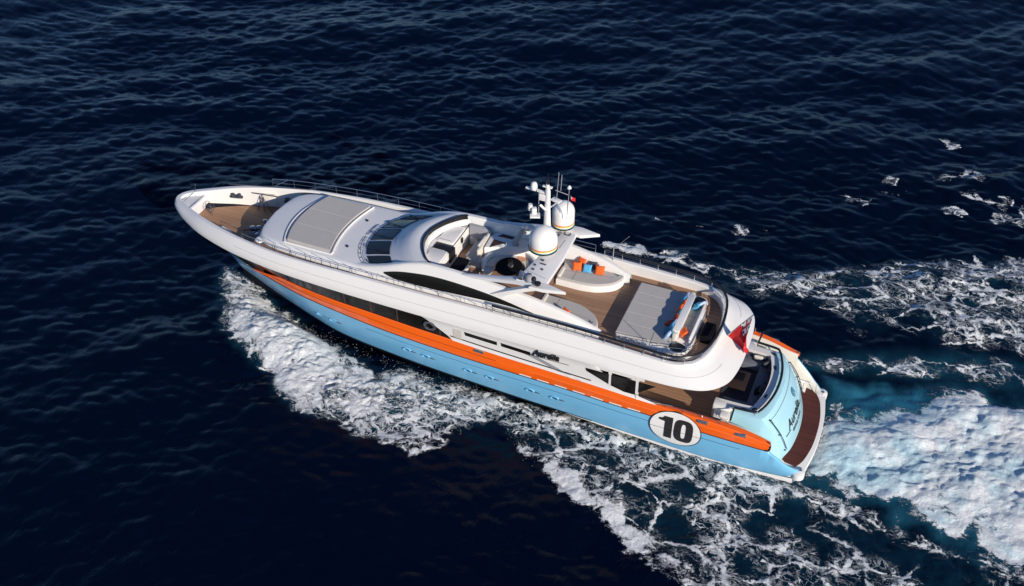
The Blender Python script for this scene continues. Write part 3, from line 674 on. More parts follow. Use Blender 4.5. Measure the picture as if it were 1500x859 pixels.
# ------------------------------------------------------------------ railings
def railing(name, path, h, m_top, r_top, every, mids=(.5,), lean=0, parent=None, lab=None, rpost=.018):
    P = [Vector(p) for p in path]; L = [0]
    for a, b in zip(P, P[1:]): L.append(L[-1]+(b-a).length)
    top = [p+Vector((0, 0, h)) for p in P]
    r = obj(name, G().tube(top, r_top, 6), m_top, parent or yacht)
    if lab: r['label'] = lab
    g = G()
    for q in mids: g.tube([p+Vector((0, 0, h*q)) for p in P], .011, 4)
    if mids: obj('midrail', g, CHROME, r)
    n = max(2, int(round(L[-1]/every)))
    for k in range(n+1):
        d = L[-1]*k/n; x = [float(np.interp(d, L, [p[i] for p in P])) for i in range(3)]
        obj('stanchion', G().tube([(x[0], x[1], x[2]-.02), (x[0], x[1], x[2]+h)], rpost, 5), CHROME, r)
    return r
def onA(x, d=.12, dz=0): return (x, Ay(x)-d, Az(x)+dz)
# black capped rail round the sun deck
def mir(P): return [(x, -y, z) for x, y, z in P]
back = [tuple(Vector(a)-Vector((normal2(Ac, i).x, normal2(Ac, i).y, 0))*.10) for i, a in enumerate(Ac) if a[0] < 7.8][::3]
portp = [onA(x, .10) for x in np.linspace(15.9, 8.2, 12)]
loop = portp+back[::-1]
loop2 = mir(loop)[::-1]
full = loop[:-1]+[(back[0][0], 0, back[0][2])]+[p for p in loop2[1:] if p[0] < 12.9]
hr = .42
rail_ = railing('sun_deck_rail', full, .42, BLACK, .066, .95, (.3, .62), lab='black capped rail curving round the after sun deck')
# forward walkway rails (steel)
for sg in (1, -1):
    xs = np.linspace(16.2, 30.6, 30) if sg > 0 else np.linspace(12.9, 31.8, 36)
    P = [(x, sg*(Ay(x)-.09), Az(x)) for x in xs]
    if sg > 0: P = [(x, Ay(x)-.20, Az(x)-.02) for x in xs]
    rr_ = railing('guard_rail', P, .34 if sg > 0 else .52, CHROME, .016, 1.25, (.5,) if sg < 0 else (), rpost=.012)
g = G()
for x in np.linspace(15.0, 28.6, 15):
    g.tube([(x, BW(x)+.05 if x < 24 else CW(x)+.03, 5.34), (x-.12, (BW(x) if x < 24 else CW(x))+.07, 5.72), (x+.35, (BW(x) if x < 24 else CW(x))+.07, 5.86)], .014, 4)
obj('grab_handle', g, CHROME, yacht)
g = G(); g.tube([(31.8, -(Ay(31.8)-.1), Az(31.8)), (30.9, -(Ay(30.9)-.09), Az(30.9)+.52)], .018, 5); obj('rail_brace', g, CHROME, yacht)
# handrail low along the orange bulwark
P = [(x, L3(x)-.07, L3(x, 2)+.01) for x in np.linspace(10.6, 18.0, 14)]
for sg in (1, -1):
    railing('low_handrail', [(x, sg*y, z) for x, y, z in P], .20, BLACK, .042, .9, ())
    P2 = [(x, sg*(L3(x)-.07), L3(x, 2)) for x in np.linspace(8.6, 4.3, 9)]
    railing('aft_deck_rail', P2, .26, BLACK, .038, .8, (.5,))
# stern rail hoop on the coaming
HP = cat([(3.92, 2.46, 3.3), (3.0, 2.38, 3.3), (2.78, 2.2, 3.3), (2.55, 1.6, 3.3), (2.38, .8, 3.3), (2.33, 0, 3.3), (2.38, -.8, 3.3), (2.55, -1.6, 3.3), (2.78, -2.2, 3.3), (3.0, -2.38, 3.3), (3.92, -2.46, 3.3)], 5)
hoop = obj('stern_rail', G().tube(HP, .062, 6), BLACK, yacht); hoop['label'] = 'black rail hoop round the aft cockpit'
for i in range(0, len(HP), 6): obj('stanchion', G().tube([(HP[i][0], HP[i][1], 3.0), HP[i]], .02, 5), CHROME, hoop)
for sg in (1, -1):
    g = G(); g.tube([(3.92, sg*2.46, 3.3), (3.88, sg*3.35, 3.32)], .045, 6); obj('gate_bar', g, BLACK, hoop)
    for y in (2.46, 3.35): obj('stanchion', G().tube([(3.9, sg*y, 2.5), (3.9, sg*y, 3.3)], .02, 5), CHROME, hoop)

# ------------------------------------------------------------------ stern: transom block, cockpit, platform
seam_arc = [(2.62, 2.42, 3.02), (2.36, 1.9, 3.02), (2.2, 1.0, 3.02), (2.14, 0, 3.02), (2.2, -1.0, 3.02), (2.36, -1.9, 3.02), (2.62, -2.42, 3.02)]
base_arc = [(1.30, 2.38, .84), (1.08, 1.7, .84), (.97, .9, .84), (.93, 0, .84), (.99, -.9, .84), (1.14, -1.7, .84), (1.38, -2.38, .84)]
SA, BA = cat(seam_arc, 5), cat(base_arc, 5)
def tr_pt(y, v, off=0):                              # v 0 at top seam, 1 at base; convex face
    sx_ = float(np.interp(-y, [-p[1] for p in SA], [p[0] for p in SA])); bx = float(np.interp(-y, [-p[1] for p in BA], [p[0] for p in BA]))
    b = .16*math.sin(math.pi*v)
    return (sx_+(bx-sx_)*v-b*.8-off*.8, y*(1-.02*v), 3.02+(.84-3.02)*v+b*.6+off*.6)
rows = [[tr_pt(y, v) for v in np.linspace(0, 1, 14)] for y in np.linspace(2.42, -2.42, 30)]
tr = obj('transom', G().grid(rows), PALE, yacht, 50); tag(tr, 'pale blue curved transom panel with the yacht name')
# block sides, sloping outward, and top shoulder
for sg in (1, -1):
    rows = []
    top = [(4.0, 2.50, 3.02), (3.2, 2.48, 3.02), (2.62, 2.42, 3.02)]+[tr_pt(2.42, v) for v in np.linspace(.1, 1, 10)]
    low = [(4.0, 2.62, 2.25), (3.2, 2.66, 2.25), (2.8, 2.72, 2.2)]+[(2.75-1.45*t, 2.78-.12*t, 2.1-1.2*t) for t in np.linspace(.1, 1, 10)]
    for a, b in zip(top, low):
        rows.append([(a[0], sg*a[1], a[2]), (b[0], sg*(b[1]), b[2]), (b[0], sg*b[1], .75)])
    obj('transom_side', G().grid(rows, flip=sg < 0), PALE, yacht, 30)
g = G()                                             # top shoulder between seam arc and coaming
ino = [(4.0, 2.30), (3.1, 2.22), (2.86, 2.02), (2.62, 1.4), (2.5, .7), (2.47, 0)]; ino = cat(ino, 4); ino = ino+[(x, -y) for x, y in ino[::-1][1:]]
outo = cat([(4.0, 2.50), (3.2, 2.48), (2.62, 2.42), (2.36, 1.9), (2.2, 1.0), (2.14, 0)], 4); outo = outo+[(x, -y) for x, y in outo[::-1][1:]]
g.grid([[(x, y, 3.02) for x, y in outo], [(a[0]*.5+b[0]*.5, a[1]*.5+b[1]*.5, 3.10) for a, b in zip(outo, ino)], [(x, y, 3.12) for x, y in ino]])
obj('transom_shoulder', g, PALE, yacht, 40)
g = G(); inn2 = cat([(4.9, 1.98), (3.3, 1.92), (3.12, 1.75), (2.95, 1.2), (2.85, .6), (2.82, 0)], 4); inn2 = inn2+[(x, -y) for x, y in inn2[::-1][1:]]
g.grid([[(x, y, 3.12) for x, y in ino], [(x, y, 3.16) for x, y in inset(ino, 0)], [(x, y, 3.16) for x, y in inn2], [(x, y, 2.75) for x, y in inn2]])
cm = obj('cockpit_coaming', g, WHITE, yacht, 30)
for sg in (1, -1):
    obj('coaming_side', G().box((4.45, sg*2.22, 2.75), (.95, .5, .8), bev=.04), WHITE, cm)
for x, y, rz in ((2.75, -1.1, .2), (2.75, 1.0, -.2), (3.05, 2.05, -.9), (3.05, -2.05, .9), (3.5, 2.24, 1.57)):
    obj('cleat', G().box((x, y, 3.17), (.10, .26, .06), rz, .02), BLACK, cm)
ckf = ccw(inn2+[(4.9, -1.98)]); obj('cockpit_sole', G().prism([(x, y) for x, y in ckf], 2.28, 2.34), DKGREY, yacht)
for sg in (1, -1):
    obj('life_raft_locker', G().box((4.4, sg*2.75, 2.62), (.75, .62, .66), bev=.05), OFFW, yacht)
    obj('locker_door', G().box((4.35, sg*2.75, 2.97), (.5, .4, .04), bev=.02), WHITE, yacht)
# boarding steps each side
for sg in (1, -1):
    st_ = obj('stair_well', G().prism(ccw([(4.0, sg*2.66), (4.0, sg*3.34), (1.2, sg*3.0), (1.2, sg*2.5)]), lambda x, y: .6, lambda x, y: .84+max(0, (x-1.2))*.52), CREAM, yacht)
    for k in range(6):
        x = 1.75+k*.36
        obj('tread', G().box((x, sg*2.99, 1.08+k*.22), (.34, .50, .07), bev=.015), TEAKW if sg < 0 else OFFW, st_)
# quarter pieces of hull aft of the orange stripe
for sg in (1, -1):
    rows = []; liner = []
    for i in range(25):
        t = i/24; x = 2.27*(1-t)+.32*t
        yo = np.interp(x, [.32, .7, 1.2, 1.9, 2.27], [2.86, 3.10, 3.30, 3.46, 3.51]); zt = np.interp(x, [.32, .55, .9, 1.4, 1.9, 2.27], [.90, .98, 1.22, 1.66, 2.08, 2.22])
        yb = np.interp(x, [.32, .7, 1.2, 2.27], [2.80, 2.98, 3.10, CH(2.27)]); zb_ = .43
        wi = np.interp(x, [.32, 1.2, 2.27], [.16, .30, .22])
        rows.append([(x, sg*(yb*.93), .05), (x, sg*yb, zb_), (x, sg*(yb*.5+yo*.5+.07), (zb_+zt)/2), (x, sg*(yo+.01), zt-.06), (x, sg*(yo-.04), zt), (x, sg*(yo-.10), zt-.01)])
        liner.append([(x, sg*(yo-.10), zt-.01), (x, sg*(yo-.13), zt-.03), (x, sg*(yo-.22-.12*(zt-.84)), zt*.5+.42), (x, sg*(yo-.30-.16*(zt-.84)), .80)])
    q = obj('hull_quarter', G().grid(rows, flip=sg < 0), BLUE, yacht, 50)
    obj('quarter_liner', G().grid(liner, flip=sg < 0), CREAM, q, 50)
# swim platform
pout = [(.32, 3.05), (.18, 2.7), (.12, 2.3), (-.02, 1.4), (-.08, .6), (-.10, 0)]
po = cat(pout, 5); po = po+[(x, -y) for x, y in po[::-1][1:]]
ring = [(1.7, 3.05)]+po+[(1.7, -3.05)]
plat = obj('swim_platform', G().prism(ccw(ring), .48, .80, .04), BOOT, yacht, 40); tag(plat, 'white rimmed swim platform with dark red teak')
tk = cat([(.62, 2.62), (.36, 2.1), (.17, 1.2), (.11, .5), (.10, 0)], 5); tk = tk+[(x, -y) for x, y in tk[::-1][1:]]
bi = [(p[0], p[1]) for p in BA]; bi = [(1.05, 2.62)]+bi+[(1.1, -2.62)]
tkp = ccw(tk+[(1.0, -2.9), (1.6, -3.1), (1.9, -2.6), (1.40, -2.40)]+[(p[0]+.03, p[1]) for p in BA[::-1]]+[(1.22, 2.5)])
obj('platform_teak', G().prism(tkp, .79, .815), TEAKW, plat)
for sg in (1, -1):
    b = obj('corner_fairing', G().lathe((.44, sg*2.86, .42), [(.20, 0), (.29, .08), (.29, .36), (.22, .42), (.02, .44)], 20, sx=1.1, sy=1.1), BOOT, plat)
    obj('corner_cleat', G().box((.46, sg*2.86, .89), (.36, .16, .07), rz=sg*.5, bev=.03), CHROME, b)
for sg in (1, -1):
    g = G(); g.tube(cat([tr_pt(2.18*sg, .12, .10), tr_pt(2.16*sg, .4, .12), tr_pt(2.12*sg, .62, .11), tr_pt(2.05*sg, .88, .08)], 4), .024, 5)
    for v in (.12, .5, .88): g.tube([tr_pt(2.15*sg, v, 0), tr_pt(2.15*sg, v, .12)], .03, 5)
    obj('transom_handrail', g, DKGREY, tr)
g = G(); g.tube([tr_pt(y, .13, .012) for y in np.linspace(2.05, -2.0, 24)], .012, 4); g.tube([tr_pt(2.05, v, .012) for v in np.linspace(.13, .22, 3)], .012, 4); obj('door_seam', g, MID, tr)
g = G(); g.tube([(2.1, -2.45, 2.3), (1.6, -2.42, 1.6), (1.35, -2.5, 1.5)], .022, 5); g.tube([(1.35, -2.5, 1.5), (1.35, -2.5, .85)], .02, 5); g.tube([(1.35, -2.55, 1.45), (.75, -2.7, 1.35), (.7, -2.7, .85)], .02, 5); g.tube([(2.9, -2.7, 3.0), (2.1, -2.48, 2.3), (1.5, -2.45, 1.5)], .02, 5)
obj('boarding_rail', g, CHROME, plat)
# transom writing: runs from port to starboard, tops towards the coaming
def tmap(y0, y1, vb, off=.02, hscale=1.0):
    def f_(u, v, w_, W):
        y = y0+(y1-y0)*u/W; return tr_pt(y, vb-v*hscale, off+w_)
    return f_
obj('transom_name', text_geo('Aurelia', .62, .3, .006, .004, tmap(1.32, -.70, .655, .025, .42)), BLACKL, tr, 0)
obj('port_of_registry', text_geo('GEORGE TOWN', .22, 0, .004, .003, tmap(.96, -.50, .80, .02, .42)), DKGREY, tr, 0)
g = G(); g.tube([tr_pt(y, .67-(1.75-y)*.0, .03) for y in np.linspace(1.75, 1.22, 6)], .014, 4); g.tube([tr_pt(y, .66, .03) for y in np.linspace(-.66, -1.0, 4)], .012, 4); obj('underline', g, BLACKL, tr)
n = 22; cy, cv, rr_ = -.62, .325, .23
g = G(); g.grid([[tr_pt(cy+rr_*s*math.cos(2*math.pi*k/n), cv+rr_*s*.42*math.sin(2*math.pi*k/n), .02) for k in range(n)] for s in (.02, .5, 1)], closed=True); em = obj('round_emblem', g, mat('emblem_blue', (.06, .20, .30), .4), tr, 60)
for dy, dv, a in ((-.08, -.03, .09), (.07, .02, .08), (-.03, .055, .06)):
    g = G(); g.tube([tr_pt(cy+dy+a*math.cos(t), cv+dv+a*.3*math.sin(t), .03) for t in np.linspace(.3, 4.4, 8)], .012, 4); obj('swirl', g, PALE, em)

# ------------------------------------------------------------------ bow gear
def windlass(x, y, rz, lab):
    w = obj('windlass', G().box((x, y, 4.16), (.75, .5, .12), rz, .03), MID, yacht); w['label'] = lab
    c, s = math.cos(rz), math.sin(rz)
    for dx, dy, r, h in ((-.18, 0, .13, .34), (.2, .02, .15, .28)):
        px, py = x+dx*c-dy*s, y+dx*s+dy*c
        obj('drum', G().lathe((px, py, 4.2), [(r, 0), (r*.6, .08), (r*.55, h*.6), (r*.95, h*.8), (r, h), (r*.4, h+.03)], 16), CHROME, w)
    g = G(); g.box((x+.05*c, y+.05*s, 4.28), (.5, .1, .14), rz+.5, .03); g.tube([(x+.3*c, y+.3*s, 4.26), (x+.75*c, y+.75*s, 4.2)], .035, 6); obj('chain', g, DKGREY, w)
windlass(31.35, .35, .25, 'port windlass on the teak mooring deck'); 
for x, y, h in ((31.2, -.35, .42), (31.0, .75, .3)):
    obj('bollard', G().lathe((x, y, 4.1), [(.13, 0), (.08, .04), (.08, h*.7), (.13, h), (.05, h+.03)], 14), CHROME, yacht)
for x, zz in ((33.75, 4.75), (30.75, 4.62)):        # cleats set into the starboard bulwark
    y = -(Ay(x)-BT(x)-.12); g = G(); g.box((x, y, zz), (.75, .18, .12), .25, .04); g.box((x-.2, y, zz+.12), (.14, .3, .16), .25, .03); g.box((x+.2, y, zz+.12), (.14, .3, .16), .25, .03); g.tube([(x-.35, y+.12, zz+.15), (x+.35, y+.02, zz+.15)], .04, 6)
    obj('mooring_cleat', g, DKGREY, yacht)
dv = obj('anchor_davit', G().tube([(32.1, -1.55, 4.1), (32.05, -1.6, 5.05)], .04, 6), CHROME, yacht)
g = G(); g.tube([(32.9, -1.75, 5.02), (31.3, -1.9, 5.08)], .03, 5); g.tube([(32.5, -1.5, 4.1), (32.1, -1.6, 5.0)], .02, 5); g.tube([(31.6, -1.6, 4.1), (32.05, -1.6, 5.0)], .02, 5); obj('davit_arm', g, DKGREY, dv)
g = G(); g.tube([(34.35, -1.72, 5.26), (29.6, -2.72, 5.50)], .028, 5); obj('stowed_boathook', g, DKGREY, yacht)
bell = obj('anchor_stand', G().tube([(34.55, -.05, 4.1), (34.55, -.05, 4.75)], .035, 6), CHROME, yacht)
g = G(); g.tube([(34.55+.05*math.cos(t), -.05+.26*math.cos(t), 4.62+.26*math.sin(t)) for t in np.linspace(0, 2*math.pi, 16)[:-1]], .022, 5, closed=True)
g.tube([(34.5, -.3, 4.62), (34.6, .2, 4.62)], .02, 5); g.tube([(34.55, -.05, 4.36), (34.55, -.05, 4.9)], .02, 5); g.lathe((34.55, -.05, 4.55), [(.04, 0), (.09, .05), (.04, .12)], 10); obj('hand_wheel', g, DKGREY, bell)
g = G(); g.tube([(35.9, -.5, 4.8), (35.95, -.75, 5.35)], .015, 5); g.box((35.95, -.76, 5.38), (.06, .06, .08)); obj('jackstaff', g, DKGREY, yacht)
obj('deck_locker', G().box((32.9, .98, 4.2), (.9, .22, .2), rz=-.32, bev=.05), WHITE, yacht)
obj('bulwark_recess', G().box((31.9, -1.95, 4.7), (.8, .1, .7), rz=.23, bev=.05), CREAM, yacht)
obj('bollard_box', G().box((29.75, 2.12, 4.75), (.5, .55, 1.3), rz=-.3, bev=.1), WHITE, yacht)
hook = obj('mooring_rope_hook', G().box((19.0, Oy(19)-.28, 4.05), (.1, .12, .12), bev=.02), CHROME, yacht)
# anchor in its pocket
g = G(); g.tube([(31.4, 1.65, 3.6), (31.1, 1.9, 3.05)], .06, 6); g.tube([(31.5, 1.9, 3.0), (30.7, 2.1, 3.0)], .07, 6); anc = obj('anchor', g, CHROME, yacht)

# ------------------------------------------------------------------ loose things
def pillow(loc, size, rz, tiltx, m_, lab, group=None, name='pillow', roll=0):
    w, h, d = size; n = 12; rows = []; g = G()
    for sgn in (1, -1):
        rows = []
        for i in range(n+1):
            r = []
            for j in range(n+1):
                u, v = i/n*2-1, j/n*2-1; pin = 1-.10*(u*u*v*v) ; ed = 1-.06*(1-abs(u*v))
                e = max(0, (1-u**4)*(1-v**4))**.5; wob = .05*math.sin(3*u+loc[0]*7)*math.cos(2*v+loc[1]*5)
                r.append((u*w/2*(1-.09*(1-v*v)*abs(u)**3), v*h/2*(1-.09*(1-u*u)*abs(v)**3), sgn*d/2*e*(1+wob)))
            rows.append(r)
        g.grid(rows, flip=sgn < 0)
    M = Matrix.Translation(loc) @ Matrix.Rotation(rz, 4, 'Z') @ Matrix.Rotation(tiltx, 4, 'X') @ Matrix.Rotation(roll, 4, 'Z')
    g.v = [tuple(M @ Vector(p)) for p in g.v]
    return tag(obj(name, g, m_, None, 60, origin=loc), lab, 'pillow', group)
def seams(g, pts_pairs, z, r=.012):
    for a, b in pts_pairs: g.tube([(a[0], a[1], z), (b[0], b[1], z)], r, 4)
    return g
# foredeck sunpad
pad = ccw(cat([(28.0, 2.05), (28.3, 1.3), (28.42, .4), (28.42, -.4), (28.3, -1.3), (28.0, -2.0)], 3)+cat([(25.45, -2.12), (25.62, -1.5), (25.76, -.7), (25.8, 0), (25.76, .7), (25.62, 1.5), (25.45, 2.12)], 3))
fp = thing('foredeck_sun_pad', (26.9, 0, 5.75), 'large grey foredeck sun mattress recessed in the white coachroof ahead of the windscreen', 'sun pad')
ys = [-2.2, -.72, .72, 2.2]
for k in range(3):
    lo, hi = ys[k]+.01, ys[k+1]-.01
    xf = lambda y: 28.44-.42*(abs(y)/2.1)**2.2; xa = lambda y: 25.80-.33*(y/2.1)**2
    lo2, hi2 = max(lo, -2.12), min(hi, 2.12); yy = np.linspace(lo2, hi2, 8)
    pts = [(xf(y), y) for y in yy]+[(xa(y), y) for y in yy[::-1]]
    obj('mattress_section', G().prism(ccw(pts), 5.70, 5.88, .012), GREY, fp, 14)
# sundeck D pads
def dpad(sg, lab):
    pts = [(14.12, .72), (14.15, 2.15), (12.2, 2.2), (11.1, 2.12), (10.98, 1.95), (11.3, 1.30), (12.1, .86), (13.1, .70)]
    t = thing('sun_pad', (12.5, sg*1.5, 5.1), lab, 'sun pad', 'pair of half oval sun pads on the sun deck')
    o = ccw([(x, sg*y) for x, y in [(14.12, .72), (14.15, 2.15), (11.0, 2.15)]+cat([(10.95, 2.05), (11.0, 1.8), (11.3, 1.30), (12.1, .86), (13.1, .70)], 5)[:-1]])
    obj('base', G().prism(o, 5.1, 5.46, .02), WHITE, t)
    obj('mattress', G().prism(inset(o, .04), 5.46, 5.60, .03), GREY, t, 14)
    g = seams(G(), [((13.3, sg*.78), (13.3, sg*2.1)), ((14.0, sg*1.35), (11.4, sg*1.75))], 5.60, .01)
    obj('seam', g, SEAM, t)
    obj('bolster', G().box((14.0, sg*1.15, 5.66), (.18, .8, .12), rz=0, bev=.05), OFFW, t)
    g = G(); g.lathe((11.25, sg*1.95, 5.6), [(.05, 0), (.06, .08), (.02, .1)], 8); g.tube([(13.8, sg*2.1, 5.62), (13.4, sg*2.1, 5.62)], .03, 5); obj('fitting', g, CHROME, t)
dpad(-1, 'half oval grey sun pad with four pillows on it, starboard side of the sun deck')
dpad(1, 'half oval grey sun pad with a single orange pillow, port side under the arch fin')
G1 = 'scatter pillows on the sun deck'
pillow((13.35, -1.68, 5.80), (.48, .46, .2), .3, -1.0, FORANGE, 'orange pillow at the forward end of the starboard sun pad', G1)
pillow((13.22, -2.02, 5.86), (.46, .46, .18), -.3, -1.1, FORANGE, 'orange pillow tucked behind the others on the starboard sun pad', G1)
pillow((12.82, -1.70, 5.80), (.46, .46, .2), .1, -1.0, FBLUE, 'light blue pillow between the orange ones on the starboard sun pad', G1)
pillow((12.18, -1.78, 5.82), (.50, .48, .2), .15, -1.0, FORANGE, 'orange pillow at the after end of the row on the starboard sun pad', G1)
pillow((12.6, -2.05, 5.80), (.40, .40, .16), .1, -1.1, DKGREY, 'dark pillow half hidden behind the blue one on the starboard sun pad', G1)
pillow((12.62, 1.92, 5.78), (.46, .46, .2), 2.6, 1.0, FORANGE, 'single orange pillow on the port sun pad', G1)
pillow((12.98, 2.0, 5.74), (.42, .40, .16), 2.8, .9, FTEAL, 'dark teal pillow shape standing in for the shadow beside the orange pillow on the port pad', G1)  # dark form added for the shadow beside the orange pillow
# big island pad with backrest and bench
isl = thing('lounge_island', (8.6, 0, 5.1), 'wide grey lounge island with white back ridge and bench on the after sun deck', 'lounger')
base = ccw(cat([(10.08, 1.9), (10.1, 0), (10.1, -1.9)], 2)+[(9.0, -2.0), (7.9, -2.06)]+cat([(7.4, -2.12), (6.95, -2.0), (6.62, -1.6)], 3)+cat([(6.5, -1.2), (6.5, 0), (6.5, 1.4)], 2)+cat([(6.62, 1.8), (7.0, 2.3), (7.6, 2.45), (8.3, 2.3), (9.95, 2.1)], 3))
obj('base', G().prism(base, 5.1, 5.44, .03), WHITE, isl)
for k in range(5):
    y0, y1 = -1.98+k*.80, -1.98+(k+1)*.80-.010
    obj('mattress_section', G().prism([(7.45, y0), (10.03, y0), (10.03, y1), (7.45, y1)], 5.44, 5.58, .014), GREY, isl, 14)
obj('back_ridge', G().box((7.33, -.05, 5.68), (.26, 3.2, .52), bev=.06), OFFW, isl)
obj('headrest_shelf', G().box((7.33, -.1, 5.97), (.34, 2.9, .07), bev=.02), WHITE, isl)
for k in range(3):
    obj('bench_cushion', G().box((6.98, -.75+k*.72, 5.52), (.46, .70, .16), bev=.04), GREY, isl)
bb = obj('bench_back', G().box((6.62, 0, 5.62), (.10, 2.9, .5), bev=.03), WHITE, isl)
obj('bench_pad', G().box((6.70, .2, 5.66), (.10, 2.2, .34), bev=.04), GREY, bb)
for y in (-1.72, 1.95):
    e = obj('round_counter', G().lathe((7.05, y, 5.44), [(.50, 0), (.52, .05), (.50, .10), (.02, .11)], 28, sx=.95, sy=.75), WHITE, isl)
    obj('black_top', G().lathe((7.05, y, 5.55), [(.42, 0), (.42, .015), (.01, .02)], 28, sx=.95, sy=.75), BLACK, e)
    obj('tap', G().tube([(7.3, y, 5.56), (7.3, y, 5.72), (7.15, y, 5.74)], .02, 5), CHROME, e)
obj('white_post', G().box((7.35, -1.68, 5.75), (.22, .24, .45), bev=.05), OFFW, isl)
row = [(-1.46, FPALE, 'striped pale blue', .42), (-1.2, FBLUE, 'light blue', .4), (-.85, FORANGE, 'orange', .46), (-.45, FORANGE, 'orange', .46), (-.05, FTEAL, 'teal', .44), (.3, FRED, 'rust red', .46), (.62, FPALE, 'pale blue', .42), (.95, FBLUE, 'light blue', .44), (1.3, FTEAL, 'dark teal', .42), (1.6, FPALE, 'striped white and blue', .42)]
words = ['first from starboard', 'second from starboard', 'third from starboard', 'fourth from starboard', 'fifth from starboard', 'sixth from starboard', 'fourth from port', 'third from port', 'second from port', 'nearest the port end']
for (y, m_, c, s), w in zip(row, words):
    pillow((7.60+.04*math.sin(y*9), y, 5.82), (s, s, .18), 1.57+.2*math.sin(y*7), 1.15, m_, '%s pillow against the island back ridge, %s' % (c, w), G1)
pillow((7.84, .55, 5.68), (.44, .44, .17), 1.2, .6, FRED, 'rust red pillow fallen forward onto the island mattress', G1)
pillow((7.76, 1.15, 5.68), (.42, .42, .16), 1.8, .5, FTEAL, 'teal pillow slumped on the island mattress near its port end', G1)
pillow((6.98, -1.05, 5.74), (.46, .46, .18), 1.5, .9, FBLUE, 'bright blue pillow at the starboard end of the bench behind the ridge', G1)
pillow((6.80, -1.25, 5.76), (.42, .42, .16), 1.0, 1.1, FPALE, 'pale striped pillow in the starboard corner of the bench', G1)
pillow((7.02, 1.02, 5.74), (.42, .46, .16), 2.1, .9, FORANGE, 'orange pillow on the bench behind the ridge', G1)
# flat dark sheet painting the shade in the stair opening, steel frames, port quarter
opn = obj('stair_opening_shade', G().prism(ccw(cat([(7.7, 2.75), (7.35, 2.45), (6.9, 2.35), (6.5, 2.5), (6.3, 2.75), (6.9, 2.95), (7.4, 2.98)], 3)), 5.1, 5.112), BROWN, yacht)
for x0, x1, y0, y1, h in ((7.9, 9.6, 2.45, 2.62, .8), (6.4, 7.6, 2.2, 2.5, .75), (6.2, 6.7, 1.7, 2.5, .8), (6.5, 7.3, 2.5, 2.85, .8)):
    g = G(); g.tube([(x0, y0, 5.15), (x0, y0, 5.1+h), (x1, y1, 5.1+h), (x1, y1, 5.15)], .02, 5); g.tube([(x0, y0, 5.1+h*.5), (x1, y1, 5.1+h*.5)], .014, 5)
    obj('stair_rail', g, CHROME, yacht)
g = G(); g.tube([(9.3, 2.45, 5.35), (8.9, 2.5, 5.75), (8.2, 2.5, 5.6)], .02, 5); g.tube([(8.3, 2.3, 5.5), (8.1, 2.4, 6.5)], .018, 5)
for k in range(5): g.lathe((9.6-.28*k, 2.28, 5.46), [(.04, 0), (.05, .08), (.02, .1)], 8)
obj('awning_pole_base', g, CHROME, yacht)
cube = obj('stool', G().box((6.02, .19, 5.36), (.55, 1.02, .52), bev=.05), NAVY, None, 35, origin=(6.02, .19, 5.1)); tag(cube, 'black covered cube stool alone near the aft rail of the sun deck', 'stool')
# helm seat under a black cover
hs = thing('helm_seat', (18.73, .92, 5.36), 'helm seat box with flat black cover and white sides behind the console', 'seat')
obj('cover', G().box((18.73, .92, 6.06), (.66, 1.28, .10), bev=.03), NAVY, hs); obj('body', G().box((18.70, .92, 5.69), (.52, 1.16, .66), bev=.04), WHITE, hs)
obj('frame', G().tube([(18.38, 1.5, 5.4), (18.38, 1.5, 6.0), (18.38, .35, 6.0), (18.38, .35, 5.4)], .025, 5), CHROME, hs)
# L sofa
ls = thing('corner_sofa', (18.7, -1.5, 5.36), 'grey and white corner sofa on the starboard side behind the helm console', 'sofa')
obj('backrest', G().box((18.26, -1.2, 5.88), (.16, 1.9, .95), rz=.06, bev=.05), OFFW, ls)
obj('head_cushion', G().box((18.42, -1.5, 6.0), (.18, 1.1, .5), rz=.06, bev=.06), GREY, ls)
obj('side_back', G().box((18.85, -2.02, 5.95), (1.25, .26, 1.1), rz=0, bev=.08), MID, ls)
obj('seat', G().box((18.68, -1.3, 5.55), (.62, 1.8, .34), bev=.05), GREY, ls)
obj('seat', G().box((19.15, -2.0, 5.6), (.5, .5, .40), bev=.05), GREY, ls)
obj('front_box', G().box((18.45, -.32, 5.55), (.85, .55, .38), bev=.05), GREY, ls)
obj('arm_tray', G().box((18.30, -1.0, 6.40), (.10, .9, .04), bev=.01), WHITE, ls)
# curved sofa, table
cs = thing('curved_sofa', (16.5, -.5, 5.36), 'curved cream sofa wrapped round the black oval table', 'sofa')
def ring_seg(cx, cy, r0, r1, a0, a1, z0, z1, sx=1, sy=1, n=14):
    rows = []
    for t in np.linspace(R(a0), R(a1), n):
        c, s = math.cos(t), math.sin(t); rows.append([(cx+r0*c*sx, cy+r0*s*sy, z0), (cx+r0*c*sx, cy+r0*s*sy, z1-.03), (cx+(r0+.03)*c*sx, cy+(r0+.03)*s*sy, z1), (cx+(r1-.03)*c*sx, cy+(r1-.03)*s*sy, z1), (cx+r1*c*sx, cy+r1*s*sy, z1-.03), (cx+r1*c*sx, cy+r1*s*sy, z0)])
    g = G().grid(rows, closed=True, flip=True); k = len(g.v); g.f.append(tuple(range(6))); g.f.append(tuple(range(k-1, k-7, -1))); return g
TX, TY = 16.5, -.28
for i, (a0, a1, m_) in enumerate(((-200, -152, OFFW), (-151, -120, OFFW), (-119, -92, mat('lit_cushion', (.62, .30, .18), .8)), (-91, -58, OFFW), (-57, -20, OFFW), (-19, 15, OFFW))):  # one seat cushion tinted warm to paint sunlight on it
    a0_, a1_ = a0, a1
    obj('seat_cushion', ring_seg(TX, TY, .80, 1.22, a0_, a1_, 5.40, 5.72), m_, cs, 30)
obj('back_shell', ring_seg(TX, TY, 1.26, 1.42, -205, 15, 5.36, 5.98), WHITE, cs, 30)
tb = thing('dining_table', (TX, TY, 5.36), 'black oval dining table under the radar arch', 'table')
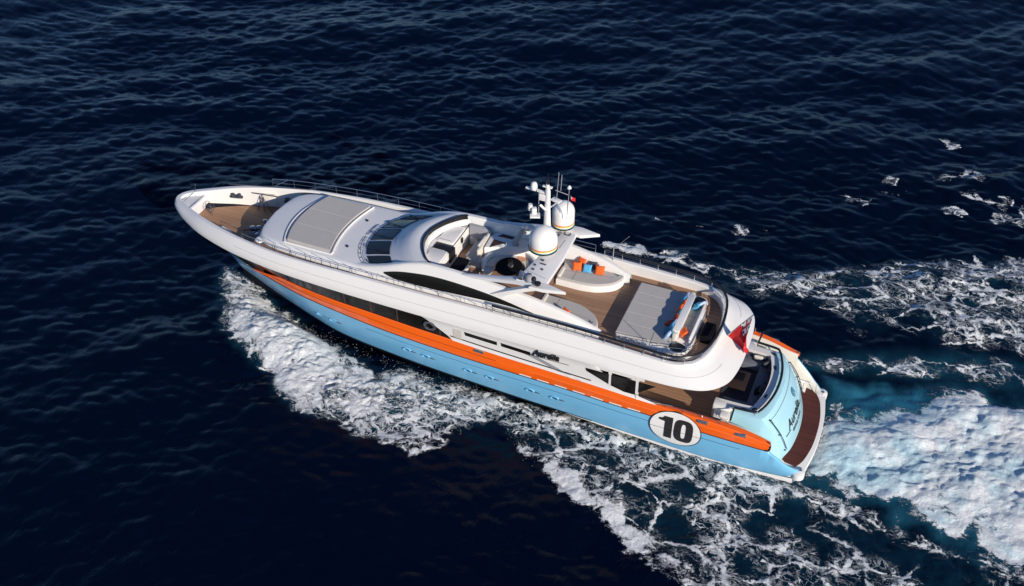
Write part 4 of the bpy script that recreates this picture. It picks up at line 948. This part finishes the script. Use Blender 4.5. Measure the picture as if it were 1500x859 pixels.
obj('table_top', G().lathe((TX, TY, 5.80), [(.66, 0), (.68, .02), (.66, .05), (.02, .052)], 36, sx=1.0, sy=1.12), NAVY, tb); obj('pedestal', G().lathe((TX, TY, 5.36), [(.3, 0), (.1, .06), (.08, .44)], 14), CHROME, tb)
cp = thing('centrepiece', (16.42, -.3, 5.852), 'pale shell and branch centrepiece on the black oval table', 'decoration')
obj('bowl', G().lathe((16.42, -.3, 5.853), [(.06, 0), (.14, .04), (.15, .08), (.11, .06)], 14), OFFW, cp)
for k in range(7):
    a = k*.9; obj('branch', G().tube([(16.42+.05*math.cos(a), -.3+.05*math.sin(a), 5.9), (16.42+.10*math.cos(a), -.3+.12*math.sin(a), 6.05), (16.42+.13*math.cos(a+.4), -.3+.15*math.sin(a+.4), 6.22)], [.02, .014, .006], 5), GOLD, cp)
ch = thing('white_chair', (17.5, .15, 5.36), 'small white armchair at the forward side of the oval table', 'chair')
obj('seat', G().box((17.45, .15, 5.6), (.42, .5, .12), bev=.04), OFFW, ch); obj('backrest', G().box((17.68, .1, 5.85), (.08, .5, .42), bev=.03), WHITE, ch)
for dx in (-.16, .16):
    for dy in (-.2, .2): obj('leg', G().tube([(17.45+dx, .15+dy, 5.36), (17.45+dx, .15+dy, 5.56)], .02, 5), CHROME, ch)
ch2 = thing('white_chair', (17.35, 1.0, 5.36), 'small white folding chair at the port side of the oval table', 'chair')
obj('seat', G().box((17.3, 1.0, 5.62), (.4, .4, .05), rz=.4, bev=.02), WHITE, ch2); obj('backrest', G().box((17.5, 1.1, 5.85), (.05, .4, .3), rz=.4, bev=.02), WHITE, ch2)
for dx, dy in ((-.15, -.15), (.15, -.15), (-.15, .15), (.15, .15)): obj('leg', G().tube([(17.3+dx, 1+dy, 5.36), (17.3+dx*.8, 1+dy*.8, 5.6)], .018, 5), CHROME, ch2)
# counter with dark hatches to starboard of the seating
ctr = obj('side_counter', G().prism(ccw([(18.05, -.72), (18.15, -1.75), (18.0, -2.17), (14.6, -2.17), (14.9, -1.60), (15.8, -1.55), (16.8, -1.30), (17.5, -.95)]), 5.36, 6.28, .04), WHITE, yacht, 25); tag(ctr, 'white counter with dark hatches beside the curved sofa')
for pts in ([(17.80, -.82), (17.86, -1.52), (17.18, -1.46)], [(17.80, -1.85), (17.62, -2.10), (16.95, -2.10), (17.0, -1.88)], [(16.1, -1.72), (16.0, -2.05), (15.2, -2.05), (15.3, -1.75)]):
    obj('dark_hatch', G().prism(ccw(pts), 6.27, 6.295), BROWN, ctr)
for x, y, r_ in ((17.1, -1.32, .1), (16.7, -1.42, .08), (16.45, -1.46, .12), (16.85, -1.62, .09)):
    obj('fitting', G().lathe((x, y, 6.28), [(r_*.5, 0), (r_*.6, .08), (r_*.3, .12)], 10), CHROME, ctr)
# aft cockpit furniture
us = thing('cockpit_sofa', (3.6, 0, 2.34), 'dark grey U shaped sofa inside the white stern cockpit', 'sofa')
useg = [((3.22, 0), (.60, 3.0)), ((4.0, 1.62), (1.35, .58)), ((4.0, -1.62), (1.35, .58))]
for c, d in useg: obj('seat_cushion', G().box((c[0], c[1], 2.60), (d[0], d[1], .34), bev=.06), SLATE, us)
for i in range(4): obj('back_cushion', G().box((2.98, -1.2+i*.8, 2.86), (.2, .74, .34), bev=.06), DKGREY, us)
for sg in (1, -1):
    for i in range(2): obj('back_cushion', G().box((3.6+i*.7, sg*1.86, 2.86), (.66, .2, .34), bev=.06), DKGREY, us)
ct = thing('coffee_table', (4.35, 0, 2.34), 'dark brown coffee table in the middle of the stern cockpit', 'table')
obj('table_top', G().box((4.3, 0, 2.80), (1.0, 1.3, .06), bev=.02), BROWNW, ct); obj('pedestal', G().box((4.3, 0, 2.55), (.3, .4, .44), bev=.03), DKGREY, ct)
tr_ = tag(obj('tray', G().box((4.25, -.2, 2.86), (.5, .55, .04), bev=.02), NAVY, None, 35, origin=(4.25, -.2, 2.84)), 'small black tray on the brown coffee table', 'tray')
pillow((3.25, -1.5, 2.92), (.5, .45, .2), .8, 1.0, DKGREY, 'charcoal pillow in the starboard corner of the cockpit sofa', 'dark pillows on the cockpit sofa')
pillow((3.2, .5, 2.92), (.5, .45, .2), 1.6, 1.0, NAVY, 'black pillow near the middle of the cockpit sofa back', 'dark pillows on the cockpit sofa')
pillow((3.7, -1.75, 2.95), (.5, .45, .2), .1, 1.0, OFFW, 'crumpled pale pillow on the starboard arm of the cockpit sofa', 'dark pillows on the cockpit sofa')
# coil of rope on the dark side band
rc = G(); yy = L3(19.1)+.02
for k in range(5):
    r = .17+.022*k; rc.tube([(19.1+r*1.3*math.cos(t), yy+.01*math.sin(3*t+k), 4.12+r*math.sin(t)+.015*math.sin(5*t+k)) for t in np.linspace(0, 2*math.pi, 22)[:-1]], .022, 5, closed=True)
tag(obj('rope_coil', rc, ROPE, None, 60, origin=(19.1, yy, 3.85)), 'dark coil of rope hanging by the black side windows above the orange stripe', 'rope')
# flags
staff = obj('flag_staff', G().tube([(5.28, 0, 5.1), (4.72, 0, 6.05), (4.12, 0, 6.98)], .026, 6), CHROME, yacht)
fl = G(); nu, nv = 26, 16; mi = []; rows = []
hoist0, hoist1 = Vector((4.14, 0, 6.94)), Vector((5.17, 0, 5.32))
for i in range(nu+1):
    u = i/nu; r = []
    for j in range(nv+1):
        v = j/nv; h = hoist0.lerp(hoist1, v)
        p = h+Vector((-1.25*u*v+.05*u, .55*u*(1-v)+.35*u*v, -1.75*u*(1-v)-.35*u*v))+Vector((.05*math.sin(v*13+u*2)*u, .13*math.sin(v*11+u*3)*u, .05*math.sin(v*9+u*3)*u)); r.append(tuple(p))
    rows.append(r)
fl.grid(rows)
for i in range(nu):
    for j in range(nv):
        u, v = (i+.5)/nu, (j+.5)/nv; k = 0
        if u < .42 and v < .45:
            U_, V_ = u/.42, v/.45; k = 1
            if abs(abs(U_-.5)-abs(V_-.5)) < .12: k = 2
            if abs(U_-.5) < .17 or abs(V_-.5) < .17: k = 2
            if abs(U_-.5) < .09 or abs(V_-.5) < .09: k = 0
        elif (u-.76)**2*1.4+(v-.5)**2 < .022: k = 3 if (i+j) % 3 else 2
        mi.append(k)
ens = obj('ensign', fl, None, None, 80, origin=tuple(hoist1), mats=[FLRED, FLNAVY, FLWHITE, GOLD], mi=mi); tag(ens, 'red ensign flag flying from the leaning staff at the stern overhang', 'flag')
fl = G(); fl.grid([[(MX-1.10-.22*u, MY-.2+.08*math.sin(5*u), 10.15-.2*v-.24*u) for v in np.linspace(0, 1, 5)] for u in np.linspace(0, 1, 8)])
tag(obj('courtesy_flag', fl, None, None, 80, origin=(MX-1.1, MY-.2, 10.0), mats=[FLWHITE, FLRED], mi=[0 if k < 10 else 1 for k in range(28)]), 'tiny white and red flag by the mast above the smaller radome', 'flag')

# ------------------------------------------------------------------ the sea
def fade(t): return t*t*t*(t*(t*6-15)+10)
_perm = rng.permutation(4096)
def vnoise(x, y, seed=0):
    xi = np.floor(x).astype(np.int64); yi = np.floor(y).astype(np.int64); fx, fy = fade(x-xi), fade(y-yi)
    def h(a, b): return _perm[(_perm[(a+seed*57) & 4095]+b) & 4095]/4095.0
    return (h(xi, yi)*(1-fx)+h(xi+1, yi)*fx)*(1-fy)+(h(xi, yi+1)*(1-fx)+h(xi+1, yi+1)*fx)*fy
def fbm(x, y, o=4, seed=0, g=.5):
    s = 0; a = 1; t = 0
    for k in range(o): s = s+a*vnoise(x*2**k+k*13.7, y*2**k-k*7.1, seed+k); t += a; a *= g
    return s/t
def steps(segs):
    out = [segs[0][0]]
    for (a, b, d0, d1) in segs:
        x = a; n = max(1, int(abs(b-a)/((d0+d1)/2))); w = np.linspace(d0, d1, n); w = w/w.sum()*(b-a); out += list(a+np.cumsum(w))
    return np.array(out)
xs = steps([(-3000, -400, 500, 120), (-400, -40, 90, 4), (-40, -13, 1.4, .12), (-13, 36, .105, .105), (36, 60, .14, .30), (60, 110, .35, 2.5), (110, 500, 3, 90), (500, 3000, 120, 500)])
ys = steps([(-4000, -500, 600, 120), (-500, -110, 90, 3), (-110, -62, 2.0, .40), (-62, -24, .36, .15), (-24, 13, .105, .105), (13, 26, .12, .3), (26, 80, .8, 8), (80, 1500, 30, 400)])
X, Y = np.meshgrid(xs, ys, indexing='ij')
Z = np.zeros_like(X); DXx = np.zeros_like(X); DYy = np.zeros_like(X)
near = np.clip(1-(np.hypot(X-15, Y+15)-95)/60, 0, 1)
wdir = R(118)                                         # long swell direction
for k in range(70):
    L = 0.55*(26/.55)**(rng.random()**1.35); th = wdir+rng.normal()*.55; kx, ky = 2*math.pi/L*math.cos(th), 2*math.pi/L*math.sin(th)
    amp = .0062*L**.80*(.6+.8*rng.random()); amp = min(amp, .034); ph = rng.random()*6.283
    s = np.sin(kx*X+ky*Y+ph); c = np.cos(kx*X+ky*Y+ph)
    Z += amp*s*near; DXx -= math.cos(th)*amp*.7*c*near; DYy -= math.sin(th)*amp*.7*c*near
Z *= (.75+.6*fbm(X*.05, Y*.05, 2, 5))*(1-.45*np.clip((Y-3)/6, 0, 1)*np.clip((28-X)/10, 0, 1))
def seg_d(X, Y, P, closed=False):
    P = np.array(P, float); d = np.full(X.shape, 1e9); tt = np.zeros(X.shape); n = len(P)
    for i in range(n if closed else n-1):
        a, b = P[i], P[(i+1) % n]; ab = b-a; t = np.clip(((X-a[0])*ab[0]+(Y-a[1])*ab[1])/(ab@ab+1e-9), 0, 1)
        q = np.hypot(X-a[0]-t*ab[0], Y-a[1]-t*ab[1]); m_ = q < d; d = np.where(m_, q, d); tt = np.where(m_, (i+t)/max(1, n-1), tt)
    return d, tt
def sd_poly(P):                                       # signed distance, positive inside
    d = np.full(X.shape, -50.0); Pa = np.array(P); b = (X > Pa[:, 0].min()-6) & (X < Pa[:, 0].max()+6) & (Y > Pa[:, 1].min()-6) & (Y < Pa[:, 1].max()+6)
    x, y = X[b], Y[b]; q, _ = seg_d(x, y, P, True); ins = np.zeros(x.shape, bool); n = len(P)
    for i in range(n):
        (x1, y1), (x2, y2) = P[i], P[(i+1) % n]; c = ((y1 > y) != (y2 > y)) & (x < (x2-x1)*(y-y1)/(y2-y1+1e-12)+x1); ins ^= c
    d[b] = np.where(ins, q, -q); return d
def band(P, w0, w1):
    P = np.array(P); d = np.full(X.shape, 50.0); t = np.zeros(X.shape); b = (X > P[:, 0].min()-6) & (X < P[:, 0].max()+6) & (Y > P[:, 1].min()-6) & (Y < P[:, 1].max()+6)
    d[b], t[b] = seg_d(X[b], Y[b], P); return d/(w0+(w1-w0)*t), t
def ss(a, b, x): t = np.clip((x-a)/(b-a), 0, 1); return t*t*(3-2*t)
wob = (fbm(X*.9, Y*.9, 4, 3)-.5); wob2 = (fbm(X*.35, Y*.35, 3, 9)-.5)
bowD = sd_poly([(34.9, -.7), (33.6, -.1), (32.6, .1), (30.9, .75), (28.6, 1.5), (26.4, 2.4), (24.6, 3.0), (23.6, 3.7), (22.3, 3.8), (21.1, 3.2), (19.2, 3.0), (17.0, 3.0), (15.3, 3.0), (14.4, 3.9), (16.0, 4.6), (17.4, 5.9), (18.5, 6.8), (19.6, 7.0), (20.4, 7.9), (23.0, 7.7), (24.9, 8.0), (26.6, 7.2), (27.7, 5.9), (30.2, 5.2), (32.1, 3.7), (32.9, 2.3), (34.2, .9)])
bowL = sd_poly([(25.1, 7.9), (23.0, 8.3), (20.3, 8.7), (18.1, 8.6), (16.7, 7.6), (16.1, 5.2), (14.0, 4.6), (12.7, 4.0), (15.5, 2.6), (19.0, 3.4)])
prtL = sd_poly([(17.3, 2.9), (15.4, 2.7), (12.4, 2.5), (9.5, 2.5), (6.9, 2.9), (4.2, 3.0), (.7, 2.8), (-1.2, 2.4), (-3.9, 3.2), (-6.9, 3.6), (-12.8, 4.0), (-12.9, 8), (-6, 11.5), (1.3, 11.2), (3.6, 10.1), (5.7, 9.4), (8.7, 8.3), (12.7, 6.3), (14.7, 5.1), (16.6, 4.4)])
prtE, tE = band([(14.6, 4.9), (12.7, 6.0), (10.7, 7.0), (8.7, 7.8), (6.8, 8.5), (5.0, 9.3), (3.2, 9.8), (1.0, 10.6), (-3, 11.8)], .55, 1.25)
hfr, tH = band([(17.1, 3.1), (12.6, 3.35), (9.6, 3.45), (6.0, 3.5), (2.6, 3.4), (.4, 3.3)], .35, .75)
stk, tS = band([(-.1, 3.1), (-2.3, 3.2), (-4.9, 4.2), (-7.0, 4.2), (-12.8, 4.1)], .4, .9)
chn = sd_poly([(1.2, -2.4), (0.0, -2.7), (-.3, -3.7), (-2.0, -4.2), (-3.9, -4.7), (-5.0, -6.9), (-6.8, -7.4), (-8.2, -7.1), (-9.6, -7.4), (-13, -7.8), (-13, 4.2), (-8.7, 4.2), (-6.9, 3.7), (-4.8, 3.3), (-3.2, 2.9), (-.6, 3.1), (1.0, 3.0)])
aq = sd_poly([(.4, -4.9), (-1.4, -5.0), (-4.6, -6.2), (-4.8, -4.2), (-2.8, -1.8), (-1.0, -2.0)])
stb = sd_poly([(15.6, -11.8), (12.0, -12.4), (8.0, -13.4), (3.4, -14.6), (-1.0, -17.5), (-4.7, -19.4), (-8.5, -20.7), (-13, -22.5), (-13.2, -9.0), (-9.1, -9.5), (-7.0, -9.8), (-5.0, -8.9), (-3.1, -9.3), (-.4, -8.5), (2.4, -9.5), (5.4, -8.8), (7.1, -9.4), (9.8, -10.3), (14.2, -11.2)])
stC, tC = band([(15.0, -11.6), (11.8, -11.7), (8.0, -11.7), (4.7, -11.8), (2.1, -12.6), (-1.4, -14.5), (-5.1, -15.8), (-8.7, -18), (-13, -20)], .75, 2.6)
fnt, tF = band([(1.6, -5.6), (-2.4, -7.2), (-5.8, -8.4), (-13, -10.0)], .7, 1.6)
ptc = np.zeros_like(X)
for px, py, r in ((-.3, -25, .9), (1.7, -22.2, 1.2), (11.9, -15.5, .7), (-5.6, -27.1, 1.5), (-5.0, -25.2, .8), (-7.9, -23.5, 1.4), (6.0, -17.0, .6), (-3.5, -31.4, 1.0), (-10, -27, 2), (-6.5, -26.0, 1.6), (-4.2, -23.6, .9), (.6, -23.8, 1.1), (-9, -24.5, 1.2), (10.2, -15.9, .8), (8.0, -16.2, .6)):
    ptc = np.maximum(ptc, ss(1.2, 0, np.hypot((X-px)/(r*1.5), (Y-py)/(r*.75))+wob*2.6))
dense = 0*X
bw = ss(-.5, .8, bowD+wob*1.3)
patch = fbm(X*.55, Y*.8, 4, 21)
dense = np.maximum(dense, bw*(.56+.30*ss(.8, -.4, np.abs(X-27)/8-.2)+.55*(patch-.5)))
dense = np.maximum(dense, ss(1.6, .0, prtE+wob*2.6+wob2*1.2)*(.84-.10*tE)*(.55+.8*patch)*ss(-.02, .14, tE))
dense = np.maximum(dense, ss(1.9, .1, hfr+wob*1.9)*.60)
dense = np.maximum(dense, ss(1.6, .0, stk+wob*2.2)*.60)
ch = ss(-.9, 1.8, chn+wob*2.2); aqm = ss(-.7, .8, aq+wob*1.2)
blw = fbm(X*.55+wob, Y*.62, 4, 77)
dense = np.maximum(dense, ch*(.90+1.25*(blw-.45))*(1-.30*aqm)+.12*ch*ss(-.2, -5, X))
dense = np.maximum(dense, ss(1.35, .0, stC+wob*1.5)*.44*(.35+1.2*patch)*(1+.85*ss(.35, .0, tC)))
lace = np.maximum(ss(-.4, 1.2, bowL+wob)*.8, ss(-.3, 1.0, prtL+wob)*np.clip(.42+.75*(patch-.35)-.30*ss(2.6, 4.6, Y)*ss(4, -3, X)*ss(7.6, 5.8, Y)+.25*ss(1.6, .2, Y-3.2), .06, 1))
lace = np.maximum(lace, ss(-.6, 2.2, stb+wob*1.5)*(.16+.80*patch)); lace = np.maximum(lace, ss(1.4, 0, fnt+wob)*.52); lace = np.maximum(lace, ptc*.62*ss(.30, .55, patch)); lace = np.maximum(lace, bw)
aqua = np.maximum(np.maximum(aqm, ch*1.0), np.maximum(ss(-.2, 1.5, prtL)*.10, ss(0, 3, stb)*.12)); aqua = np.maximum(aqua, ss(1.5, .2, fnt)*.25)
aqua = np.maximum(aqua, bw*.35); aqua = np.maximum(aqua, ss(1.6, .3, hfr)*.3)
milky = ch*(.30+.5*ss(-7, 0, X))+.5*ss(.05, .4, ch)*ss(.95, .6, ch)
# heights: bow wave, edge crest, churn mounds
rg = 1-np.abs(2*fbm(X*1.1+wob*1.3, Y*1.3+wob, 4, 31)-1); rg2 = 1-np.abs(2*fbm(X*2.6, Y*2.6, 3, 41)-1); big = fbm(X*.32, Y*.32, 3, 51)
calm = np.maximum(np.maximum(bw, ch), ss(1.2, .2, prtE)); Z *= 1-.35*calm
Z += bw*ss(-.3, 1.8, bowD)*(.08+.22*(1-rg)+.20*(1-rg2)+.35*ss(5, 0, np.abs(X-29)))
Z += ss(1.5, .0, prtE+wob)*(.04+.14*(1-rg)+.12*(1-rg2))*ss(-.02, .14, tE); Z += ss(-.2, 1, prtL)*(.10*(rg-.5)+.05*(rg2-.5)); Z += ss(1.4, 0, hfr)*(.10+.10*rg2)
Z += ch*ss(-.2, 2.2, chn)*(.06+.42*big**2*ss(1.5, -6, X)+.22*ss(.34, .70, blw)*ss(.5, -2.5, X)+.11*(1-rg)+.11*(1-rg2))*(1-.6*aqm)
Z += ss(0, 2, stb)*.10*(rg-.5)+ss(1.2, 0, stC)*.10*rg
Z -= ss(2.8, 1.6, np.abs(Y))*ss(-.2, 1.5, X)*ss(33.5, 30, X)*.5
# hull gap just beside the bow
VX, VY = X+DXx, Y+DYy
nx, ny = X.shape; co = np.stack([VX, VY, Z], -1).reshape(-1, 3)
idx = np.arange(nx*ny).reshape(nx, ny); quads = np.stack([idx[:-1, :-1], idx[1:, :-1], idx[1:, 1:], idx[:-1, 1:]], -1).reshape(-1, 4)
fm = np.maximum(dense, lace*.9); fq = (fm[:-1, :-1]+fm[1:, :-1]+fm[1:, 1:]+fm[:-1, 1:]).reshape(-1)/4
# normals of the whole sheet, shared by both meshes so the cut cannot be seen
gx = np.gradient(co.reshape(nx, ny, 3), axis=0); gy = np.gradient(co.reshape(nx, ny, 3), axis=1); NR = np.cross(gx, gy).reshape(-1, 3); NR /= np.linalg.norm(NR, axis=1, keepdims=True)+1e-12

def N(nt, t, **k):
    n = nt.nodes.new(t)
    for a, b in k.items():
        if a in n.bl_rna.properties.keys(): setattr(n, a, b)
    return n
water = bpy.data.materials.new('sea_water'); water.use_nodes = True; nt = water.node_tree; B = nt.nodes['Principled BSDF']; lk = nt.links.new
geo = N(nt, 'ShaderNodeTexCoord'); P_ = geo.outputs['Object']
def attr(n): a = N(nt, 'ShaderNodeAttribute'); a.attribute_name = n; return a.outputs['Fac']
def mth(op, a, b=None, c=None, clamp=False):
    n = N(nt, 'ShaderNodeMath'); n.operation = op; n.use_clamp = clamp
    for i, v in enumerate((a, b, c)):
        if v is None: continue
        if isinstance(v, (int, float)): n.inputs[i].default_value = v
        else: lk(v, n.inputs[i])
    return n.outputs[0]
def noise(sc, det=8, rough=.6, dist=0, vec=None, stretch=None):
    n = N(nt, 'ShaderNodeTexNoise'); n.inputs['Scale'].default_value = sc; n.inputs['Detail'].default_value = det; n.inputs['Roughness'].default_value = rough; n.inputs['Distortion'].default_value = dist
    v = vec or P_
    if stretch:
        mp_ = N(nt, 'ShaderNodeMapping'); mp_.inputs['Scale'].default_value = stretch[:3]; mp_.inputs['Rotation'].default_value = (0, 0, stretch[3]); lk(v, mp_.inputs[0]); v = mp_.outputs[0]
    lk(v, n.inputs['Vector']); return n
def smooth(x, a, b):
    n = N(nt, 'ShaderNodeMapRange'); n.interpolation_type = 'SMOOTHSTEP'; n.inputs[1].default_value = a; n.inputs[2].default_value = b
    lk(x, n.inputs[0]) if not isinstance(x, float) else None; return n.outputs[0]
aD, aL, aA = attr('foam_dense'), attr('foam_lace'), attr('aerated')
# domain warp
wn1 = noise(.8, 4, .6); wv = N(nt, 'ShaderNodeVectorMath'); wv.operation = 'MULTIPLY_ADD'; lk(wn1.outputs['Color'], wv.inputs[0]); wv.inputs[1].default_value = (1.1, 1.1, 0); lk(P_, wv.inputs[2])
wn2 = noise(4.5, 3, .6); wv2 = N(nt, 'ShaderNodeVectorMath'); wv2.operation = 'MULTIPLY_ADD'; lk(wn2.outputs['Color'], wv2.inputs[0]); wv2.inputs[1].default_value = (.22, .22, 0); lk(wv.outputs[0], wv2.inputs[2])
WV = wv2.outputs[0]
FV_ = N(nt, 'ShaderNodeMapping'); FV_.inputs['Scale'].default_value = (.72, 1.15, 1); FV_.inputs['Rotation'].default_value = (0, 0, R(-8)); lk(WV, FV_.inputs[0]); FV = FV_.outputs[0]
n1 = noise(2.1, 11, .70, .5, FV).outputs[0]
n2 = noise(8.0, 8, .72, .5, FV).outputs[0]
nL = noise(.42, 5, .62, .4, WV).outputs[0]
dn = mth('MULTIPLY_ADD', mth('ADD', mth('MULTIPLY', n1, .55), mth('MULTIPLY', n2, .45)), 1.7, -.35)
cov = smooth(mth('ADD', dn, mth('MULTIPLY', mth('SUBTRACT', aD, .5), .85)), .46, .70)
cov = mth('MULTIPLY', cov, smooth(aD, .03, .25))
# lace: distorted cell edges at three sizes, broken into drifting patches
gate = smooth(mth('ADD', nL, mth('MULTIPLY', aL, .55)), .58, .92)
def cells(sc, w):
    v = N(nt, 'ShaderNodeTexVoronoi'); v.feature = 'DISTANCE_TO_EDGE'; v.inputs['Scale'].default_value = sc; lk(FV, v.inputs['Vector'])
    n_ = noise(2.6, 7, .7, .3, FV).outputs[0]
    ww = mth('MAXIMUM', mth('MULTIPLY', mth('MULTIPLY', aL, w), mth('MULTIPLY_ADD', n_, 6.0, -2.45)), .0001)
    return smooth(mth('DIVIDE', v.outputs['Distance'], ww), 1.15, .15)
c1 = cells(.55, .20); c2 = cells(1.3, .18); c3 = cells(3.2, .20)
lc = mth('MAXIMUM', mth('MULTIPLY', c1, smooth(aL, .1, .5)), mth('MAXIMUM', mth('MULTIPLY', c2, gate), mth('MULTIPLY', mth('MULTIPLY', c3, gate), .75)))
rdg = smooth(mth('ABSOLUTE', mth('SUBTRACT', noise(1.5, 10, .66, .9, FV).outputs[0], .5)), .045, .0)
lc = mth('MAXIMUM', mth('MULTIPLY', lc, .85), mth('MULTIPLY', mth('MULTIPLY', rdg, gate), .75))
milk = mth('MULTIPLY', mth('MULTIPLY', smooth(n1, .45, .72), gate), .22)
lc = mth('MULTIPLY', mth('MAXIMUM', lc, milk), smooth(aL, .05, .30))
n3 = noise(24.0, 4, .7, .2, FV).outputs[0]
FO = mth('MAXIMUM', cov, lc)
FO = smooth(mth('ADD', FO, mth('MULTIPLY', mth('MULTIPLY_ADD', n3, 1.0, -.5), mth('MULTIPLY', mth('SUBTRACT', 1.15, FO), .55))), .16, .80)
FO = mth('MULTIPLY', FO, smooth(mth('MAXIMUM', aD, aL), .02, .12))
# water colour
sx_ = N(nt, 'ShaderNodeMix'); sx_.data_type = 'RGBA'; lk(mth('MULTIPLY', mth('MULTIPLY_ADD', noise(.7, 4, .5).outputs[0], .9, .1), aA), sx_.inputs[0]); sx_.inputs[6].default_value = (.0004, .0026, .0112, 1); sx_.inputs[7].default_value = (.035, .22, .34, 1)
fmx = N(nt, 'ShaderNodeMix'); fmx.data_type = 'RGBA'; lk(FO, fmx.inputs[0]); lk(sx_.outputs[2], fmx.inputs[6]); 
tnt = N(nt, 'ShaderNodeMix'); tnt.data_type = 'RGBA'; lk(mth('MULTIPLY', smooth(aA, .55, .95), smooth(mth('ADD', noise(.55, 5, .55, .3).outputs[0], mth('MULTIPLY', attr('milky'), .34)), .50, .84)), tnt.inputs[0])
gr1 = smooth(noise(10.0, 9, .78, .6, FV).outputs[0], .62, .40)
grn = N(nt, 'ShaderNodeMix'); grn.data_type = 'RGBA'; lk(mth('MULTIPLY', gr1, mth('MULTIPLY_ADD', attr('milky'), -.36, .42)), grn.inputs[0]); grn.inputs[6].default_value = (.93, .96, .955, 1); grn.inputs[7].default_value = (.34, .41, .48, 1)
lk(grn.outputs[2], tnt.inputs[6]); tnt.inputs[7].default_value = (.50, .72, .80, 1); lk(tnt.outputs[2], fmx.inputs[7])
lk(fmx.outputs[2], B.inputs['Base Color'])
lk(mth('MULTIPLY_ADD', FO, .75, .045), B.inputs['Roughness']); B.inputs['IOR'].default_value = 1.33
lk(mth('MULTIPLY_ADD', FO, -.05, .28), B.inputs['Specular IOR Level']); B.inputs['Specular Tint'].default_value = (.45, .74, 1.0, 1)
wv_a = noise(1.5, 6, .62, .3, stretch=(1.0, .55, 1, R(28))).outputs[0]; wv_b = noise(6.5, 5, .6, .2, stretch=(1.0, .55, 1, R(20))).outputs[0]
wv_c = noise(3.1, 5, .6, .3, stretch=(1.0, .5, 1, R(34))).outputs[0]
gust = mth('MULTIPLY_ADD', noise(.07, 4, .55).outputs[0], 2.2, -.1)
wv_d = noise(13.0, 4, .6, .2, stretch=(1.0, .45, 1, R(26))).outputs[0]
hgt = mth('MULTIPLY', mth('ADD', mth('ADD', mth('MULTIPLY', wv_a, .050), mth('MULTIPLY', wv_c, .030)), mth('ADD', mth('MULTIPLY', wv_b, .014), mth('MULTIPLY', wv_d, .006))), gust)
fh = mth('MULTIPLY', mth('MULTIPLY', mth('ADD', mth('MULTIPLY', n1, .12), mth('MULTIPLY', n2, .11)), FO), mth('MULTIPLY_ADD', attr('milky'), -.3, 1.0))
b1 = N(nt, 'ShaderNodeBump'); b1.inputs['Strength'].default_value = .9; b1.inputs['Distance'].default_value = 1.0; lk(mth('ADD', hgt, fh), b1.inputs['Height']); lk(b1.outputs[0], B.inputs['Normal'])

def sheet(name, sel):
    q = quads[sel]; used = np.unique(q); remap = -np.ones(nx*ny, np.int64); remap[used] = np.arange(len(used)); q = remap[q]
    me = bpy.data.meshes.new(name); me.vertices.add(len(used)); me.vertices.foreach_set('co', co[used].astype(np.float32).ravel())
    me.loops.add(q.size); me.loops.foreach_set('vertex_index', q.ravel().astype(np.int32)); me.polygons.add(len(q)); me.polygons.foreach_set('loop_start', np.arange(0, q.size, 4, dtype=np.int32))
    me.update(calc_edges=True); me.shade_smooth()
    for nm, A in (('foam_dense', dense), ('foam_lace', lace), ('aerated', aqua), ('milky', milky)):
        at = me.attributes.new(nm, 'FLOAT', 'POINT'); at.data.foreach_set('value', A.reshape(-1)[used].astype(np.float32))
    me.normals_split_custom_set_from_vertices(NR[used].tolist())
    me.materials.append(water); o = bpy.data.objects.new(name, me); link(o); return o
fsel = fq > .30
sea = sheet('sea', ~fsel); sea['kind'] = 'structure'
wf = sheet('wake_foam', fsel); tag(wf, 'white churned foam of the bow wave and wake spreading round the yacht', 'foam', kind='stuff')
# fine spray thrown up along the thick foam
DR = mat('spray_white', (.85, .86, .87), .6)
flat = np.clip(dense, 0, 1)*((bw > .5)*1.0+(ch > .9)*.15+(prtE < .8)*.6); cell = np.outer(np.gradient(xs), np.gradient(ys)); gp, _g = band([(31.5, .9), (28.5, 2.0), (25, 2.8), (21, 3.1), (17, 3.2)], .7, .7); flat = flat+.18*ss(1, .2, gp)
pr = (flat*cell).reshape(-1); pr /= pr.sum()
ids = rng.choice(nx*ny, 12000, p=pr); g = G(); vv = []; ff = []
for k, i in enumerate(ids):
    r = .005+.011*rng.random()**2; h = .35*rng.random()**3.0; c = co[i]+np.array([rng.normal()*.12, rng.normal()*.12, h+.01])
    b = len(vv); a = rng.random()*6.28; ca, sa = math.cos(a)*r, math.sin(a)*r
    vv += [(c[0]+ca, c[1]+sa, c[2]), (c[0]-sa, c[1]+ca, c[2]), (c[0]-ca, c[1]-sa, c[2]), (c[0]+sa, c[1]-ca, c[2]), (c[0], c[1], c[2]+r), (c[0], c[1], c[2]-r)]
    ff += [(b, b+1, b+4), (b+1, b+2, b+4), (b+2, b+3, b+4), (b+3, b, b+4), (b+1, b, b+5), (b+2, b+1, b+5), (b+3, b+2, b+5), (b, b+3, b+5)]
sp = obj('spray', G(), DR) if False else None
me = bpy.data.meshes.new('spray'); me.from_pydata(vv, [], ff); me.materials.append(DR); spo = bpy.data.objects.new('spray', me); link(spo)
tag(spo, 'fine white droplets thrown up above the bow wave and wake', 'spray', kind='stuff')
